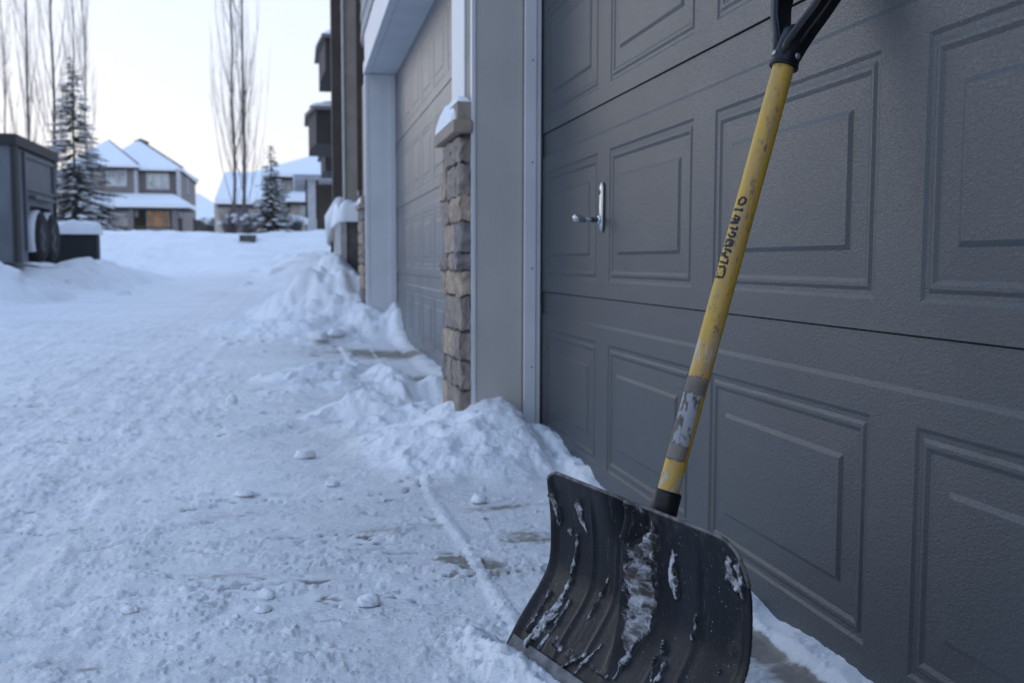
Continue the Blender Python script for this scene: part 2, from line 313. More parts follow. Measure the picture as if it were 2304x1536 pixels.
    # bare concrete
    flk = near*(.55*sst(.02, -.02, fbm(x*.5, y, 15, 6, 40, .68)-.13)*sst(.08, .0, np.abs(fbm(x*.5, y, 15, 6, 40, .68)-.13))); bare = .05+.20*sst(-.25, .1, x)*(1-sst(7, 9, y))+.18*np.maximum(0, fbm(x, y, .9, 3, 91))+.20*flk*sst(.0, .3, fbm(x, y, 1.6, 3, 92)+.12)+.62*crk
    for px_, py_, sx_, sy_, amp in ((1030, 1258, .05, .045, .95), (1095, 1280, .05, .05, .75), (510, 1166, .09, .03, .6), (330, 1335, .05, .02, .0), (1190, 1210, .07, .05, .55), (610, 1030, .2, .05, .25),
                                 (880, 800, .22, .28, 1.0), (960, 860, .10, .18, .9), (820, 790, .2, .2, .6), (700, 790, .35, .5, .28), (800, 840, .3, .6, .3), (700, 985, .25, .12, .2), (1800, 1500, .06, .35, .85), (1740, 1440, .06, .25, .8), (520, 668, .08, .2, 1.2), (1120, 1140, .1, .03, .5), (120, 1500, .06, .02, .6), (190, 1508, .03, .015, .7), (480, 1300, .1, .03, .45), (850, 1190, .18, .04, .35)):
        c = onz(px_, py_); bare = bare+amp*np.exp(-((x-c[0])/sx_)**2-((y-c[1])/sy_)**2)
    bare = np.clip(bare, 0, 1)*(1-on)*(1-sst(.0008, .003, tr+bl*.3+dk*.3))
    P = np.stack([x, y, z], -1).reshape(-1, 3)
    idx = np.arange(nr*nc).reshape(nr, nc)
    jn = np.roll(idx, -1, 1)
    Fq = np.stack([idx[:-1], idx[1:], jn[1:], jn[:-1]], -1).reshape(-1, 4)
    fl = lab[:-1].reshape(-1)
    def make(name, sel, mats):
        q = Fq[sel]; used, inv = np.unique(q, return_inverse=True); inv = inv.reshape(-1)
        me = bpy.data.meshes.new(name); me.vertices.add(len(used)); me.vertices.foreach_set('co', P[used].reshape(-1).astype(np.float32))
        me.loops.add(len(inv)); me.loops.foreach_set('vertex_index', inv.astype(np.int32)); me.polygons.add(len(q))
        me.polygons.foreach_set('loop_start', np.arange(0, len(inv), 4, dtype=np.int32)); me.polygons.foreach_set('loop_total', np.full(len(q), 4, np.int32))
        me.polygons.foreach_set('use_smooth', np.ones(len(q), bool)); me.update(calc_edges=True)
        a = me.attributes.new('bare', 'FLOAT', 'POINT'); a.data.foreach_set('value', bare.reshape(-1)[used].astype(np.float32))
        me.materials.append(mats); me.validate(); return link(name, me)
    g = make('snowy_ground', fl == 0, GROUND); g['kind'] = 'structure'
    lb = {'corner': 'crumbly white snow heap against the grey jamb beside the near garage door', 'windrow': 'low windrow of shovelled snow reaching left from the foot of the stone pillar',
          'clumps': 'lumpy heap of snow chunks on the driveway before the far garage door', 'mound': 'tall pointed snow mound by the dark porch wall beyond the far garage door'}
    for i, nm in enumerate(PILES):
        tag(make('snow_pile', fl == i+1, SNOW), lb[nm], 'snow pile', 'shovelled snow piles along the garages')
    def hz(px_, py_):            # height of the sheet at a point
        rc = math.hypot(px_, py_); ac = math.atan2(px_, py_); return float(z[min(np.searchsorted(rr, rc), nr-1), min(np.searchsorted(az, ac), nc-1)])
    return hz
hz = build_ground()
def lump(px, py, wpx, hpx, label, seed, sub=4):
    c = onz(px, py+hpx*.45, 0.0); d = float(np.dot(c-np.array([0, 0, H]), fw)); r = wpx/F*d/2; hh = hpx/F*d
    z0 = hz(c[0], c[1])
    bm = bmesh.new(); bmesh.ops.create_icosphere(bm, subdivisions=sub, radius=1)
    rs = np.random.RandomState(seed); ph = rs.rand(6)*6
    for v in bm.verts:
        n = v.co.copy(); k = 1+.10*math.sin(n.x*2.3+ph[0])*math.sin(n.y*2.9+ph[1])+.06*math.sin(n.z*5+ph[2]+n.x*3)+.03*math.sin(n.y*9+ph[3])*math.sin(n.x*8+ph[4])
        if n.z < -.3: n.z = -.3+(n.z+.3)*.3
        v.co = Vector((n.x*r*k, n.y*r*1.05*k, (n.z*.6+.30)*hh*.85*k))
    me = bpy.data.meshes.new('snow_lump'); bm.to_mesh(me); bm.free(); me.materials.append(SNOW)
    me.polygons.foreach_set('use_smooth', [True]*len(me.polygons))
    o = link('snow_lump', me); o.location = (c[0], c[1]+r*.3, z0+.02*hh)
    tag(o, label, 'snow lump', 'loose snow lumps on the driveway'); return o
for a in ((685, 1020, 46, 27, 'round white snow lump alone on the smooth patch below the windrow', 1), (600, 1337, 38, 28, 'round snow lump in the middle of the foreground crust, above the small pebble', 2),
          (829, 1352, 54, 30, 'largest rounded snow lump of the foreground, left of the filled slab joint', 3), (550, 1112, 42, 16, 'flattened snow lump beside a streak of bare slab', 4),
          (748, 1091, 32, 17, 'small snow lump on the scraped slab between flattened lump and the joint', 5), (1078, 1119, 35, 26, 'small upright snow lump just right of the slab joint below the corner heap', 6),
          (532, 1392, 16, 12, 'tiny pebble of snow alone in the foreground', 7), (593, 1375, 38, 17, 'pointed flake of snow right of the tiny pebble', 8), (288, 1381, 32, 17, 'egg-shaped snow lump leftmost in the foreground crust', 9),
          (306, 1382, 16, 12, 'little snow lump touching the egg-shaped one', 10), (521, 897, 26, 30, 'upright snow lump at the tip of the lumpy heap', 11), (718, 763, 44, 30, 'snow lump at the start of the far joint, left one of two', 12), (645, 630, 52, 32, 'far rounded snow chunk left of the pointed mound', 13), (755, 762, 38, 24, 'snow lump at the start of the far joint, right one of two', 14)):
    lump(*a)
# ------------------------------------------------------------------ garage doors
def door_mesh(y_far, width, secs, npan, pitch, pw, first, gap=.0028, x=DX, dep=1.0):
    """profiled sectional door: each section has a recessed top strip and raised panels drawn as nested frames"""
    mb = MB()
    prof = [(0, 0), (.006, .0028), (.013, .0032), (.019, .0006), (.024, .0006), (.031, .0036), (.073, .0022), (.081, -.0018)]
    prof = [(a, b*dep) for a, b in prof]
    for si, (z0, z1, pz0, pz1) in enumerate(secs):
        za = z1-.082; zs = [z0, pz0, pz1, za, za+.008, z1-gap]
        dx = [0, 0, 0, 0, .0042, .0042]
        ys = [y_far-width]
        pans = []
        for k in range(npan):
            ya = first-k*pitch; pans.append((ya-pw, ya))
        yb = sorted(set([y_far-width, y_far]+[q for p_ in pans for q in p_ if y_far-width < q < y_far]))
        for i in range(len(zs)-1):
            for j in range(len(yb)-1):
                y0, y1 = yb[j], yb[j+1]
                ispan = i == 1 and any(abs(y0-a) < 1e-6 and abs(y1-b) < 1e-6 for a, b in pans)
                if not ispan:
                    mb.add([(x+dx[i], y0, zs[i]), (x+dx[i], y1, zs[i]), (x+dx[i+1], y1, zs[i+1]), (x+dx[i+1], y0, zs[i+1])], [(0, 1, 2, 3)])
                else:
                    rg = [[(x+d, y0+o, zs[1]+o), (x+d, y1-o, zs[1]+o), (x+d, y1-o, zs[2]-o), (x+d, y0+o, zs[2]-o)] for o, d in prof]
                    for a, b in zip(rg[:-1], rg[1:]):
                        for k in range(4): mb.add([a[k], a[(k+1) % 4], b[(k+1) % 4], b[k]], [(0, 1, 2, 3)])
                    mb.add(rg[-1], [(0, 1, 2, 3)])
        yn, yf = y_far-width, y_far    # rolled top and bottom lips of the section, ends and back
        mb.add([(x+.0042, yn, z1-gap), (x+.0042, yf, z1-gap), (x+.04, yf, z1-gap+.001), (x+.04, yn, z1-gap+.001)], [(0, 1, 2, 3)])
        mb.add([(x, yn, z0), (x, yf, z0), (x+.04, yf, z0-.001), (x+.04, yn, z0-.001)], [(0, 1, 2, 3)])
        mb.add([(x, yf, z0), (x, yf, z1-gap), (x+.04, yf, z1-gap), (x+.04, yf, z0)], [(0, 1, 2, 3)])
        mb.add([(x+.042, yn, z0-.01), (x+.042, yf, z0-.01), (x+.042, yf, z1+.01), (x+.042, yn, z1+.01)], [(0, 1, 2, 3)], 1)
    return mb
house = empty('townhouse', (1.2, 3.4, 0), 'grey and taupe townhouse with two closed panelled garage doors and a stone pillar between them', 'house')
secs1 = [(.012, .542, .068, .418), (.542, 1.075, .587, .945), (1.075, 1.608, 1.12, 1.478), (1.608, 2.20, 1.66, 2.03)]
d1 = door_mesh(YE-.012, 5.5, secs1, 8, .6937, .583, 3.282).build('garage_door', [DOOR, RUBBER], house)
d1['label'] = 'dark grey embossed garage door with raised panels and a chrome handle'
sl = MB().box(DX-.002, DX+.04, YE-5.5, YE-.02, -.03, .011).build('bottom_seal', RUBBER, d1)
Y2A, Y2B = 3.80, 8.55
secs2 = [(.012, .55, .07, .43), (.55, 1.09, .60, .97), (1.09, 1.63, 1.14, 1.51), (1.63, 2.22, 1.68, 2.05)]
d2 = door_mesh(Y2B-.01, Y2B-Y2A-.02, secs2, 8, .588, .49, 8.49, dep=.75).build('garage_door', [DOOR2, RUBBER], house)
d2['label'] = 'grey garage door with painted sky sheen farther along, between stone pillar and white jamb'
MB().box(DX-.002, DX+.04, Y2A, Y2B-.02, -.03, .011).build('bottom_seal', RUBBER, d2)
# lock handle: oval backplate and lever knob
hy, hz0 = 2.645, .793
hm = MB(); n = 28; ring = []
for rr_, dd in ((1.0, -.001), (1.0, -.004), (.82, -.0065), (.0, -.007)):
    for k in range(n):
        t = 2*math.pi*k/n; cy, cz = math.cos(t), math.sin(t)
        yy = .0165*cy; zz = .0165*cz+(.052 if cz > 0 else -.052)
        ring.append((DX-.0035+dd+.0, hy+yy*rr_, hz0+zz*rr_))
hm.add(ring, [(i*n+k, i*n+(k+1) % n, (i+1)*n+(k+1) % n, (i+1)*n+k) for i in range(3) for k in range(n)], 0, True)
hp = hm.build('handle_plate', CHROME, d1)
lv = MB().tube([(DX-.008, hy, hz0-.035), (DX-.013, hy, hz0-.035), (DX-.016, hy, hz0-.035)], [.014, .013, .009], 20)
lv.tube([(DX-.014, hy, hz0-.035), (DX-.05, hy, hz0-.035)], .0072, 18, 1)
lv.tube([(DX-.046, hy, hz0-.0355), (DX-.052, hy+.001, hz0-.035), (DX-.066, hy+.002, hz0-.033), (DX-.078, hy+.003, hz0-.031), (DX-.083, hy+.003, hz0-.031), (DX-.085, hy+.003, hz0-.031)], [.006, .0085, .0095, .0115, .0085, .003], 20)
CHR2 = mat('worn_chrome', (.2, .2, .21), None, 40, .3, metal=1.0)
lv.build('handle_lever', [CHROME, CHR2], d1)
kh = MB().tube([(DX-.0108, hy, hz0+.04), (DX-.013, hy, hz0+.04)], [.0075, .0065], 16); kh.box(DX-.0136, DX-.0131, hy-.0008, hy+.0008, hz0+.035, hz0+.045, 1); kh.build('keyhole', [CHR2, RUBBER], d1)
# ------------------------------------------------------------------ walls, jambs, trims
XO = .585
pier = MB(); pier.box(XO, 1.3, YE, Y2A, -.1, 2.21); pier.box(XO, 1.3, Y2B, 9.2, -.1, 2.21)
pier.box(XO, 1.3, -2.9, YE-5.5, -.1, 2.21); pier.box(1.3, 1.4, -2.9, 9.2, -.1, 2.21)
pier.box(XO+.001, 9, -2.9, 9.2, 2.56, 5.6)
for k in range(17): pier.add([(XO-.012, -2.9, 2.6+k*.175), (XO-.012, 9.2, 2.6+k*.175), (XO-.001, 9.2, 2.6+(k+1)*.175), (XO-.001, -2.9, 2.6+(k+1)*.175), (XO, -2.9, 2.6+k*.175), (XO, 9.2, 2.6+k*.175)], [(0, 1, 2, 3), (0, 4, 5, 1)], 1)
pier.build('wall', [SIDING, STUCCO], house)
for q in ((YE-5.5, YE), (Y2A, Y2B)): MB().box(.61, 1.3, *q, 2.215, 2.555).build('lintel', WHITE, house)
def casing(mb, y0, y1): mb.box(XO-.028, .61, y0, y1, 2.21, 2.30); mb.box(XO-.016, .61, y0, y1, 2.302, 2.54)
for q in ((YE-5.6, YE+.02), (Y2A-.2, Y2B+.04)): hf = MB(); casing(hf, *q); hf.build('fascia', WHITE, house, bevel=.003)
for q in ((.592, .754, YE-.016, YE), (.60, .80, YE-5.5, YE-5.485)): MB().box(*q, 0, 2.21).build('jamb_board', JAMB, house)
jc = MB(); jc.box(.578, .592, YE-.021, YE+.008, 0, 2.21); jc.build('corner_trim', WHITE, house, bevel=.002)
st = MB(); st.box(.758, .800, YE-.034, YE-.0005, 0, 2.21); st.box(.800, .817, YE-.028, YE-.0005, 0, 2.21); st.build('stop_moulding', WHITE, house, bevel=.003)
MB().box(.7535, .7585, YE-.0195, YE-.001, 0, 2.21).build('caulk_line', CAULK, house)
for nm_, q in (('white_jamb', (.597, .7745, Y2B-.014, Y2B, 0, 2.21)), ('stop_moulding', (.775, .82, Y2B-.04, Y2B, 0, 2.21)), ('door_casing', (XO-.02, .5965, Y2B-.018, Y2B+.09, 0, 2.208)), ('door_casing', (XO-.008, XO, 3.505, 3.79, 0, 2.208))):
    MB().box(*q).build(nm_, WHITE, house, bevel=.002)
for zz in (.28, .62, .98, 1.32, 1.7): MB().tube([(.785, YE-.0338, zz), (.785, YE-.0352, zz)], .003, 8).build('nail_head', CONCR, house)
rf = MB(); rf.add([(0.15, -3.3, 5.5), (0.15, 9.5, 5.5), (5, 9.5, 7.6), (5, -3.3, 7.6), (.15, -3.3, 5.62), (.15, 9.5, 5.62), (5, 9.5, 7.75), (5, -3.3, 7.75)], [(0, 1, 2, 3), (4, 5, 6, 7), (0, 4, 5, 1), (1, 5, 6, 2), (0, 3, 7, 4), (3, 2, 6, 7)]); rf.build('roof', SNOW, house)
# stone pillars
def stone_block(mb, x0, x1, y0, y1, z0, z1, mi, rs):
    """one rough-hewn stone: a subdivided box with chipped edges and an uneven face"""
    nx, ny, nz = 4, 5, 4
    def f(u, v, w_):
        def bul(t): return 1-abs(2*t-1)**8
        k = .006
        ex = bul(v)*bul(w_); ey = bul(u)*bul(w_); ez = bul(u)*bul(v)
        x_ = x0+(x1-x0)*u+(-(1-u)*k*ex+u*k*ex)+rs_off(0, u, v, w_); y_ = y0+(y1-y0)*v+(2*v-1)*k*.4*ey+rs_off(1, u, v, w_); z_ = z0+(z1-z0)*w_+(2*w_-1)*k*.2*ez+rs_off(2, u, v, w_)
        return (x_, y_, z_)
    P_ = rs.rand(3, 4)*6.28
    def rs_off(c, u, v, w_): return (.003*math.sin(P_[c, 0]+u*5+v*4)+.004*math.sin(P_[c, 1]+v*9+w_*7)+.002*math.sin(P_[c, 2]+w_*13+u*6))
    def grid(fn, a, b):
        vs = [fn(i/a, j/b) for i in range(a+1) for j in range(b+1)]
        mb.add(vs, [(i*(b+1)+j, i*(b+1)+j+1, (i+1)*(b+1)+j+1, (i+1)*(b+1)+j) for i in range(a) for j in range(b)], mi, False)
    grid(lambda a, b: f(0, a, b), ny, nz); grid(lambda a, b: f(1, a, b), ny, nz); grid(lambda a, b: f(a, 0, b), nx, nz); grid(lambda a, b: f(a, 1, b), nx, nz); grid(lambda a, b: f(a, b, 0), nx, ny); grid(lambda a, b: f(a, b, 1), nx, ny)
def pillar(y0, y1, ztop, seed, rows=None):
    rs = np.random.RandomState(seed); mb = MB(); z = -.02
    mb.box(.558, XO, y0+.006, y1-.006, -.05, ztop-.002, 3)
    k = 0
    hs = rows or [.115, .105, .095, .1, .12, .085, .06, .105, .09, .11, .085, .1]
    while z < ztop-.03:
        h_ = hs[k % len(hs)]*ztop/1.06; h_ = min(h_, ztop-z)
        yy = y0; first = True
        while yy < y1-.02:
            wd = (.10+.1*rs.rand()) if first else (.1+.16*rs.rand())
            if first and k % 2: wd *= .8
            e_ = min(yy+wd, y1); 
            if y1-e_ < .06: e_ = y1
            mi = [0, 2, 1, 0, 2, 2, 1, 0, 2, 0][(k*3+int(rs.rand()*10)) % 10]
            jit = .012*(rs.rand()-.5)
            stone_block(mb, .541+jit-(.004 if k % 3 == 0 else 0), .578+.003*rs.rand(), yy+.003-(.004 if first else 0), e_-.004, z+.004, z+h_-.004, mi, rs)
            yy = e_; first = False
        z += h_; k += 1
    p_ = mb.build('stone_pillar', [STONE, STONEG, STONET, MORTAR], house)
    c = MB(); c.box(.513, .579, y0-.03, y1+.04, ztop, ztop+.042); cc = c.build('cap_stone', CAPST, p_, bevel=.004)
    c = MB(); c.box(.530, .579, y0-.006, y1+.02, ztop+.043, ztop+.105); c.build('cap_block', CAPST, p_, bevel=.003)
    return p_
def snow_blob(name, x0, x1, y0, y1, z0, hgt, parent=None, seed=1, n=22, slope=0, m=None, over=.0, round_=2.6):
    """snow lying on a ledge: rounded slab with an uneven top"""
    mb = MB(); vs = []
    for i in range(n+1):
        for j in range(n+1):
            u, v = i/n, j/n; k = (1-abs(2*u-1)**round_)*(1-abs(2*v-1)**round_); k = max(k, 0)**.45
            x_ = x0+(x1-x0)*u; y_ = y0+(y1-y0)*v
            nz = float(fbm(np.array([x_*6.+seed]), np.array([y_*6.]), 1, 3, seed)[0])
            vs.append((x_, y_, z0+hgt*k*(1+.35*nz)+slope*(u-.5)-(over*(1-k))))
    fs = [(i*(n+1)+j, i*(n+1)+j+1, (i+1)*(n+1)+j+1, (i+1)*(n+1)+j) for i in range(n) for j in range(n)]
    mb.add(vs, fs, 0, True)
    bt = [q for q in ((x0, y0), (x1, y0), (x1, y1), (x0, y1))]; 
    mb.add([(a, b, z0-over) for a, b in bt], [(0, 1, 2, 3)])
    return mb.build(name, m or SNOW, parent)
p1 = pillar(YE+.0, Y2A-.02, 1.075, 3)
snow_blob('snow_cap', .514, .579, YE+.02, Y2A+.02, 1.118, .085, p1, 4)
snow_blob('snow_cap', .532, .579, YE+.0, Y2A, 1.181, .035, p1, 5)
p2 = pillar(Y2B+.10, 9.1, 1.10, 8)
snow_blob('snow_cap', .514, .579, Y2B+.1, 9.12, 1.143, .06, p2, 6)
# ------------------------------------------------------------------ the snow shovel leaning on the door
SO = np.array([.51105, 1.34811, .27519])                                   # where handle and blade meet
SW = np.array([.2958, -.9550, -.0205]); SA = np.array([.2938, .0705, .9533]); SN = np.array([-.9090, -.2880, .3014])   # across, up the shaft, out of the scoop
BW = .4744; SA_BOT = -.2895
def SP(w_, a_, n_): return SO+SW*w_+SA*a_+SN*n_
pa = np.array([-.2895, -.243, -.211, -.18, -.147, -.12, -.093, -.06, -.044, -.02, -.005, .008]); pn = np.array([.034, .0225, .012, .001, -.006, -.002, .006, .018, .026, .038, .048, .058])
def blade_n(w_, a_, plain=False):
    w_ = np.asarray(w_, float); a_ = np.asarray(a_, float)
    n = sum(np.interp(a_+o, pa, pn) for o in (-.012, -.006, 0, .006, .012))/5
    if plain: return n+.012*np.exp(-(w_/.02)**2)
    for c, amp in ((-.118, .0030), (-.058, .0014), (.078, .0010), (.132, .0028)):
        n = n+amp*np.exp(-((w_-c)/.0042)**2)*sst(-.275, -.25, a_)*sst(-.005, -.05, a_)
        n = n-.0005*np.exp(-((w_-c-.011)/.006)**2)
    # spine that continues the socket down the scoop, and the dent beside it in the top edge
    wd = .010+.007*sst(-.02, -.10, a_)-.008*sst(-.14, -.25, a_)
    n = n+.038*np.exp(-np.abs((w_-.004)/wd)**2.0)*sst(-.265, -.12, a_)*(.55+.45*sst(.0, -.05, a_))
    n = n-.030*np.exp(-((w_+.038)/.020)**2)*sst(-.10, .0, a_)
    n = n+.009*sst(BW/2-.028, BW/2-.004, w_)+.006*sst(-BW/2+.02, -BW/2+.002, w_)
    n = n+.0025*fbm(w_, a_, 9, 2, 61)
    return n
def blade_top(w_):
    rl, rr_ = .030, .058
    dl = np.clip(rl-(w_+BW/2), 0, rl); dr = np.clip(rr_-(BW/2-w_), 0, rr_)
    return .006-(rl-np.sqrt(np.maximum(rl*rl-dl*dl, 0)))-(rr_-np.sqrt(np.maximum(rr_*rr_-dr*dr, 0)))-.010*np.exp(-((w_+.028)/.02)**2)
def px2blade(px, py):
    a = np.array([0., -.12]); d = ray(px, py); c0 = np.array([0, 0, H])
    def g(q):
        P = SP(q[0], q[1], float(blade_n(q[0], q[1], True)))-c0; z_ = P@fw; return np.array([1152+F*(P@cR)/z_-px, 768-F*(P@cU)/z_-py])
    for _ in range(25):
        g0 = g(a); J = np.array([(g(a+[1e-4, 0])-g0)/1e-4, (g(a+[0, 1e-4])-g0)/1e-4]).T
        st_ = np.linalg.lstsq(J, -g0, rcond=None)[0]; st_ *= min(1, .05/max(np.linalg.norm(st_), 1e-9)); a = a+st_
        a[0] = np.clip(a[0], -BW/2, BW/2); a[1] = np.clip(a[1], SA_BOT, .006)
    return a
def seg_mask(Wg, Ag, pts, rad):
    m = np.zeros_like(Wg); q = [px2blade(*p_) for p_ in pts]
    if len(q) == 1: q = q*2
    rad = rad if hasattr(rad, '__len__') else [rad]*len(q)
    for (a0_, b0_), (a1_, b1_), ra, rb in zip(q[:-1], q[1:], rad[:-1], rad[1:]):
        dx, dy = a1_-a0_, b1_-b0_; t = np.clip(((Wg-a0_)*dx+(Ag-b0_)*dy)/(dx*dx+dy*dy+1e-9), 0, 1)
        d = np.hypot(Wg-a0_-t*dx, Ag-b0_-t*dy); m = np.maximum(m, np.clip(1.25-d/(ra+(rb-ra)*t), 0, 1))
    return m
def blade_mat():
    m, N, L, b = ntree('scuffed_black_plastic')
    tc = N.new('ShaderNodeTexCoord'); uv = tc.outputs['UV']
    def noise(s, st=(1, 1, 1), d=6, r=.65, dist=0):
        mp = N.new('ShaderNodeMapping'); L.new(uv, mp.inputs[0]); mp.inputs['Scale'].default_value = st
        n = N.new('ShaderNodeTexNoise'); n.inputs['Scale'].default_value = s; n.inputs['Detail'].default_value = d; n.inputs['Roughness'].default_value = r; n.inputs['Distortion'].default_value = dist; L.new(mp.outputs[0], n.inputs[0]); return n.outputs[0]
    def mth(op, a, b_, cl=False):
        k = N.new('ShaderNodeMath'); k.operation = op; k.use_clamp = cl
        for i, v in ((0, a), (1, b_)):
            if isinstance(v, (int, float)): k.inputs[i].default_value = v
            else: L.new(v, k.inputs[i])
        return k.outputs[0]
    def rng(v, a, b_, c=0, d=1):
        k = N.new('ShaderNodeMapRange'); L.new(v, k.inputs[0])
        for i, q in enumerate((a, b_, c, d)): k.inputs[i+1].default_value = q
        return k.outputs[0]
    def att(n):
        k = N.new('ShaderNodeAttribute'); k.attribute_name = n; return k.outputs['Fac']
    def mix(f, a, b_):
        k = N.new('ShaderNodeMix'); k.data_type = 'RGBA'; L.new(f, k.inputs[0])
        for i, v in ((6, a), (7, b_)):
            if isinstance(v, tuple): k.inputs[i].default_value = (*v, 1)
            else: L.new(v, k.inputs[i])
        return k.outputs[2]
    c = mix(noise(9, (1, .3, 1)), (.002, .0025, .0035), (.007, .010, .015))
    haze = rng(noise(14, (1, .12, 1), 7, .7), .48, .75, 0, .45)
    c = mix(haze, c, (.024, .030, .041))
    scr = rng(noise(60, (2.4, .12, 1), 5, .75, .3), .635, .68, 0, .35)
    c = mix(scr, c, (.16, .17, .19))
    dirt = rng(mth('ADD', noise(38, (1, .6, 1), 7, .7), mth('MULTIPLY', att('dirt'), .24)), .69, .84)
    c = mix(dirt, c, mix(noise(70), (.012, .0115, .012), (.065, .061, .060)))
    spk = rng(noise(230, (1, .8, 1), 3, .6), .665, .70, 0, .8)
    c = mix(mth('MULTIPLY', spk, rng(noise(7), .42, .6, 0, 1)), c, (.5, .53, .57))
    sm = rng(mth('ADD', noise(95, (1, .55, 1), 8, .8), mth('MULTIPLY', att('snow'), .42)), .765, .835)
    c = mix(sm, c, mix(rng(mth('SUBTRACT', noise(70), mth('MULTIPLY', att('dirt'), .07)), .38, .56), (.09, .082, .08), (.46, .48, .52)))
    L.new(c, b.inputs['Base Color'])
    r = mth('MAXIMUM', rng(noise(30, (1, .2, 1)), .3, .7, .26, .46), mth('MULTIPLY', mth('MAXIMUM', dirt, sm), .9)); L.new(r, b.inputs['Roughness'])
    b.inputs['Specular IOR Level'].default_value = .24
    bp = N.new('ShaderNodeBump'); bp.inputs['Strength'].default_value = .7; bp.inputs['Distance'].default_value = .0015
    hh = mth('ADD', mth('MULTIPLY', sm, 1.2), mth('MULTIPLY', dirt, .3)); hh = mth('ADD', hh, mth('MULTIPLY', noise(160), .8)); hh = mth('ADD', hh, mth('MULTIPLY', noise(40, (2, .1, 1)), .3))
    L.new(hh, bp.inputs['Height']); L.new(bp.outputs[0], b.inputs['Normal'])
    return m
def shaft_mat():
    m, N, L, b = ntree('worn_yellow_shaft')
    tc = N.new('ShaderNodeTexCoord'); uv = tc.outputs['UV']
    def noise(s, st, d=6, r=.65):
        mp = N.new('ShaderNodeMapping'); L.new(uv, mp.inputs[0]); mp.inputs['Scale'].default_value = st
        n = N.new('ShaderNodeTexNoise'); n.inputs['Scale'].default_value = s; n.inputs['Detail'].default_value = d; n.inputs['Roughness'].default_value = r; L.new(mp.outputs[0], n.inputs[0]); return n.outputs[0]
    def rng(v, a, b_, c=0, d=1):
        k = N.new('ShaderNodeMapRange'); L.new(v, k.inputs[0])
        for i, q in enumerate((a, b_, c, d)): k.inputs[i+1].default_value = q
        return k.outputs[0]
    def mix(f, a, b_):
        k = N.new('ShaderNodeMix'); k.data_type = 'RGBA'; L.new(f, k.inputs[0])
        for i, v in ((6, a), (7, b_)):
            if isinstance(v, tuple): k.inputs[i].default_value = (*v, 1)
            else: L.new(v, k.inputs[i])
        return k.outputs[2]
    def att(n):
        k = N.new('ShaderNodeAttribute'); k.attribute_name = n; return k.outputs['Fac']
    def mth(op, a, b_):
        k = N.new('ShaderNodeMath'); k.operation = op
        for i, v in ((0, a), (1, b_)):
            if isinstance(v, (int, float)): k.inputs[i].default_value = v
            else: L.new(v, k.inputs[i])
        return k.outputs[0]
    c = mix(noise(11, (1, .35, 1)), (.58, .35, .018), (.46, .29, .014))
    fade = rng(mth('ADD', noise(26, (1, .25, 1)), mth('MULTIPLY', att('front'), .16)), .5, .72, 0, .85)
    c = mix(fade, c, (.34, .22, .11))
    gr = rng(mth('ADD', noise(70, (1, .4, 1), 8, .8), mth('MULTIPLY', att('front'), .05)), .585, .65, 0, .85)
    c = mix(gr, c, (.10, .075, .05))
    pe = rng(mth('ADD', noise(95, (1, .3, 1), 6, .7), mth('MULTIPLY', att('worn'), .24)), .66, .71, 0, .9)
    c = mix(pe, c, (.36, .35, .35))
    L.new(c, b.inputs['Base Color']); L.new(rng(noise(40, (1, .3, 1)), .3, .7, .38, .62), b.inputs['Roughness'])
    bp = N.new('ShaderNodeBump'); bp.inputs['Strength'].default_value = .4; bp.inputs['Distance'].default_value = .0008; L.new(noise(120, (1, .25, 1)), bp.inputs['Height']); L.new(bp.outputs[0], b.inputs['Normal'])
    return m
def grid_mesh(name, P, UV, mats, parent, attrs=None, closed=False, smooth=True):
    nr_, nc_ = P.shape[:2]; idx = np.arange(nr_*nc_).reshape(nr_, nc_)
    if closed: nx_ = np.roll(idx, -1, 1); Q = np.stack([idx[:-1], nx_[:-1], nx_[1:], idx[1:]], -1)
    else: Q = np.stack([idx[:-1, :-1], idx[:-1, 1:], idx[1:, 1:], idx[1:, :-1]], -1)
    Q = Q.reshape(-1, 4); me = bpy.data.meshes.new(name); me.from_pydata(P.reshape(-1, 3).tolist(), [], Q.tolist())
    ul = me.uv_layers.new(name='UVMap'); uvv = UV.reshape(-1, 2)[Q.reshape(-1)]; ul.data.foreach_set('uv', uvv.reshape(-1).astype(np.float32))
    for k, v in (attrs or {}).items(): a = me.attributes.new(k, 'FLOAT', 'POINT'); a.data.foreach_set('value', np.ascontiguousarray(v.reshape(-1), dtype=np.float32))
    me.materials.append(mats); me.polygons.foreach_set('use_smooth', [smooth]*len(me.polygons)); me.update(); return link(name, me, parent)
shovel = empty('snow_shovel', tuple(SP(0, SA_BOT, .03)), 'snow shovel with black scoop and worn yellow shaft leaning on the garage door', 'snow shovel')
nw, na = 300, 190
Wl = np.linspace(-BW/2, BW/2, nw); Vg = np.linspace(0, 1, na)
Wg, Vv = np.meshgrid(Wl, Vg); Tp = blade_top(Wg); Ag = Tp+(SA_BOT-Tp)*Vv
Ng = blade_n(Wg, Ag)
snow_a = np.zeros_like(Wg); dirt_a = np.zeros_like(Wg)
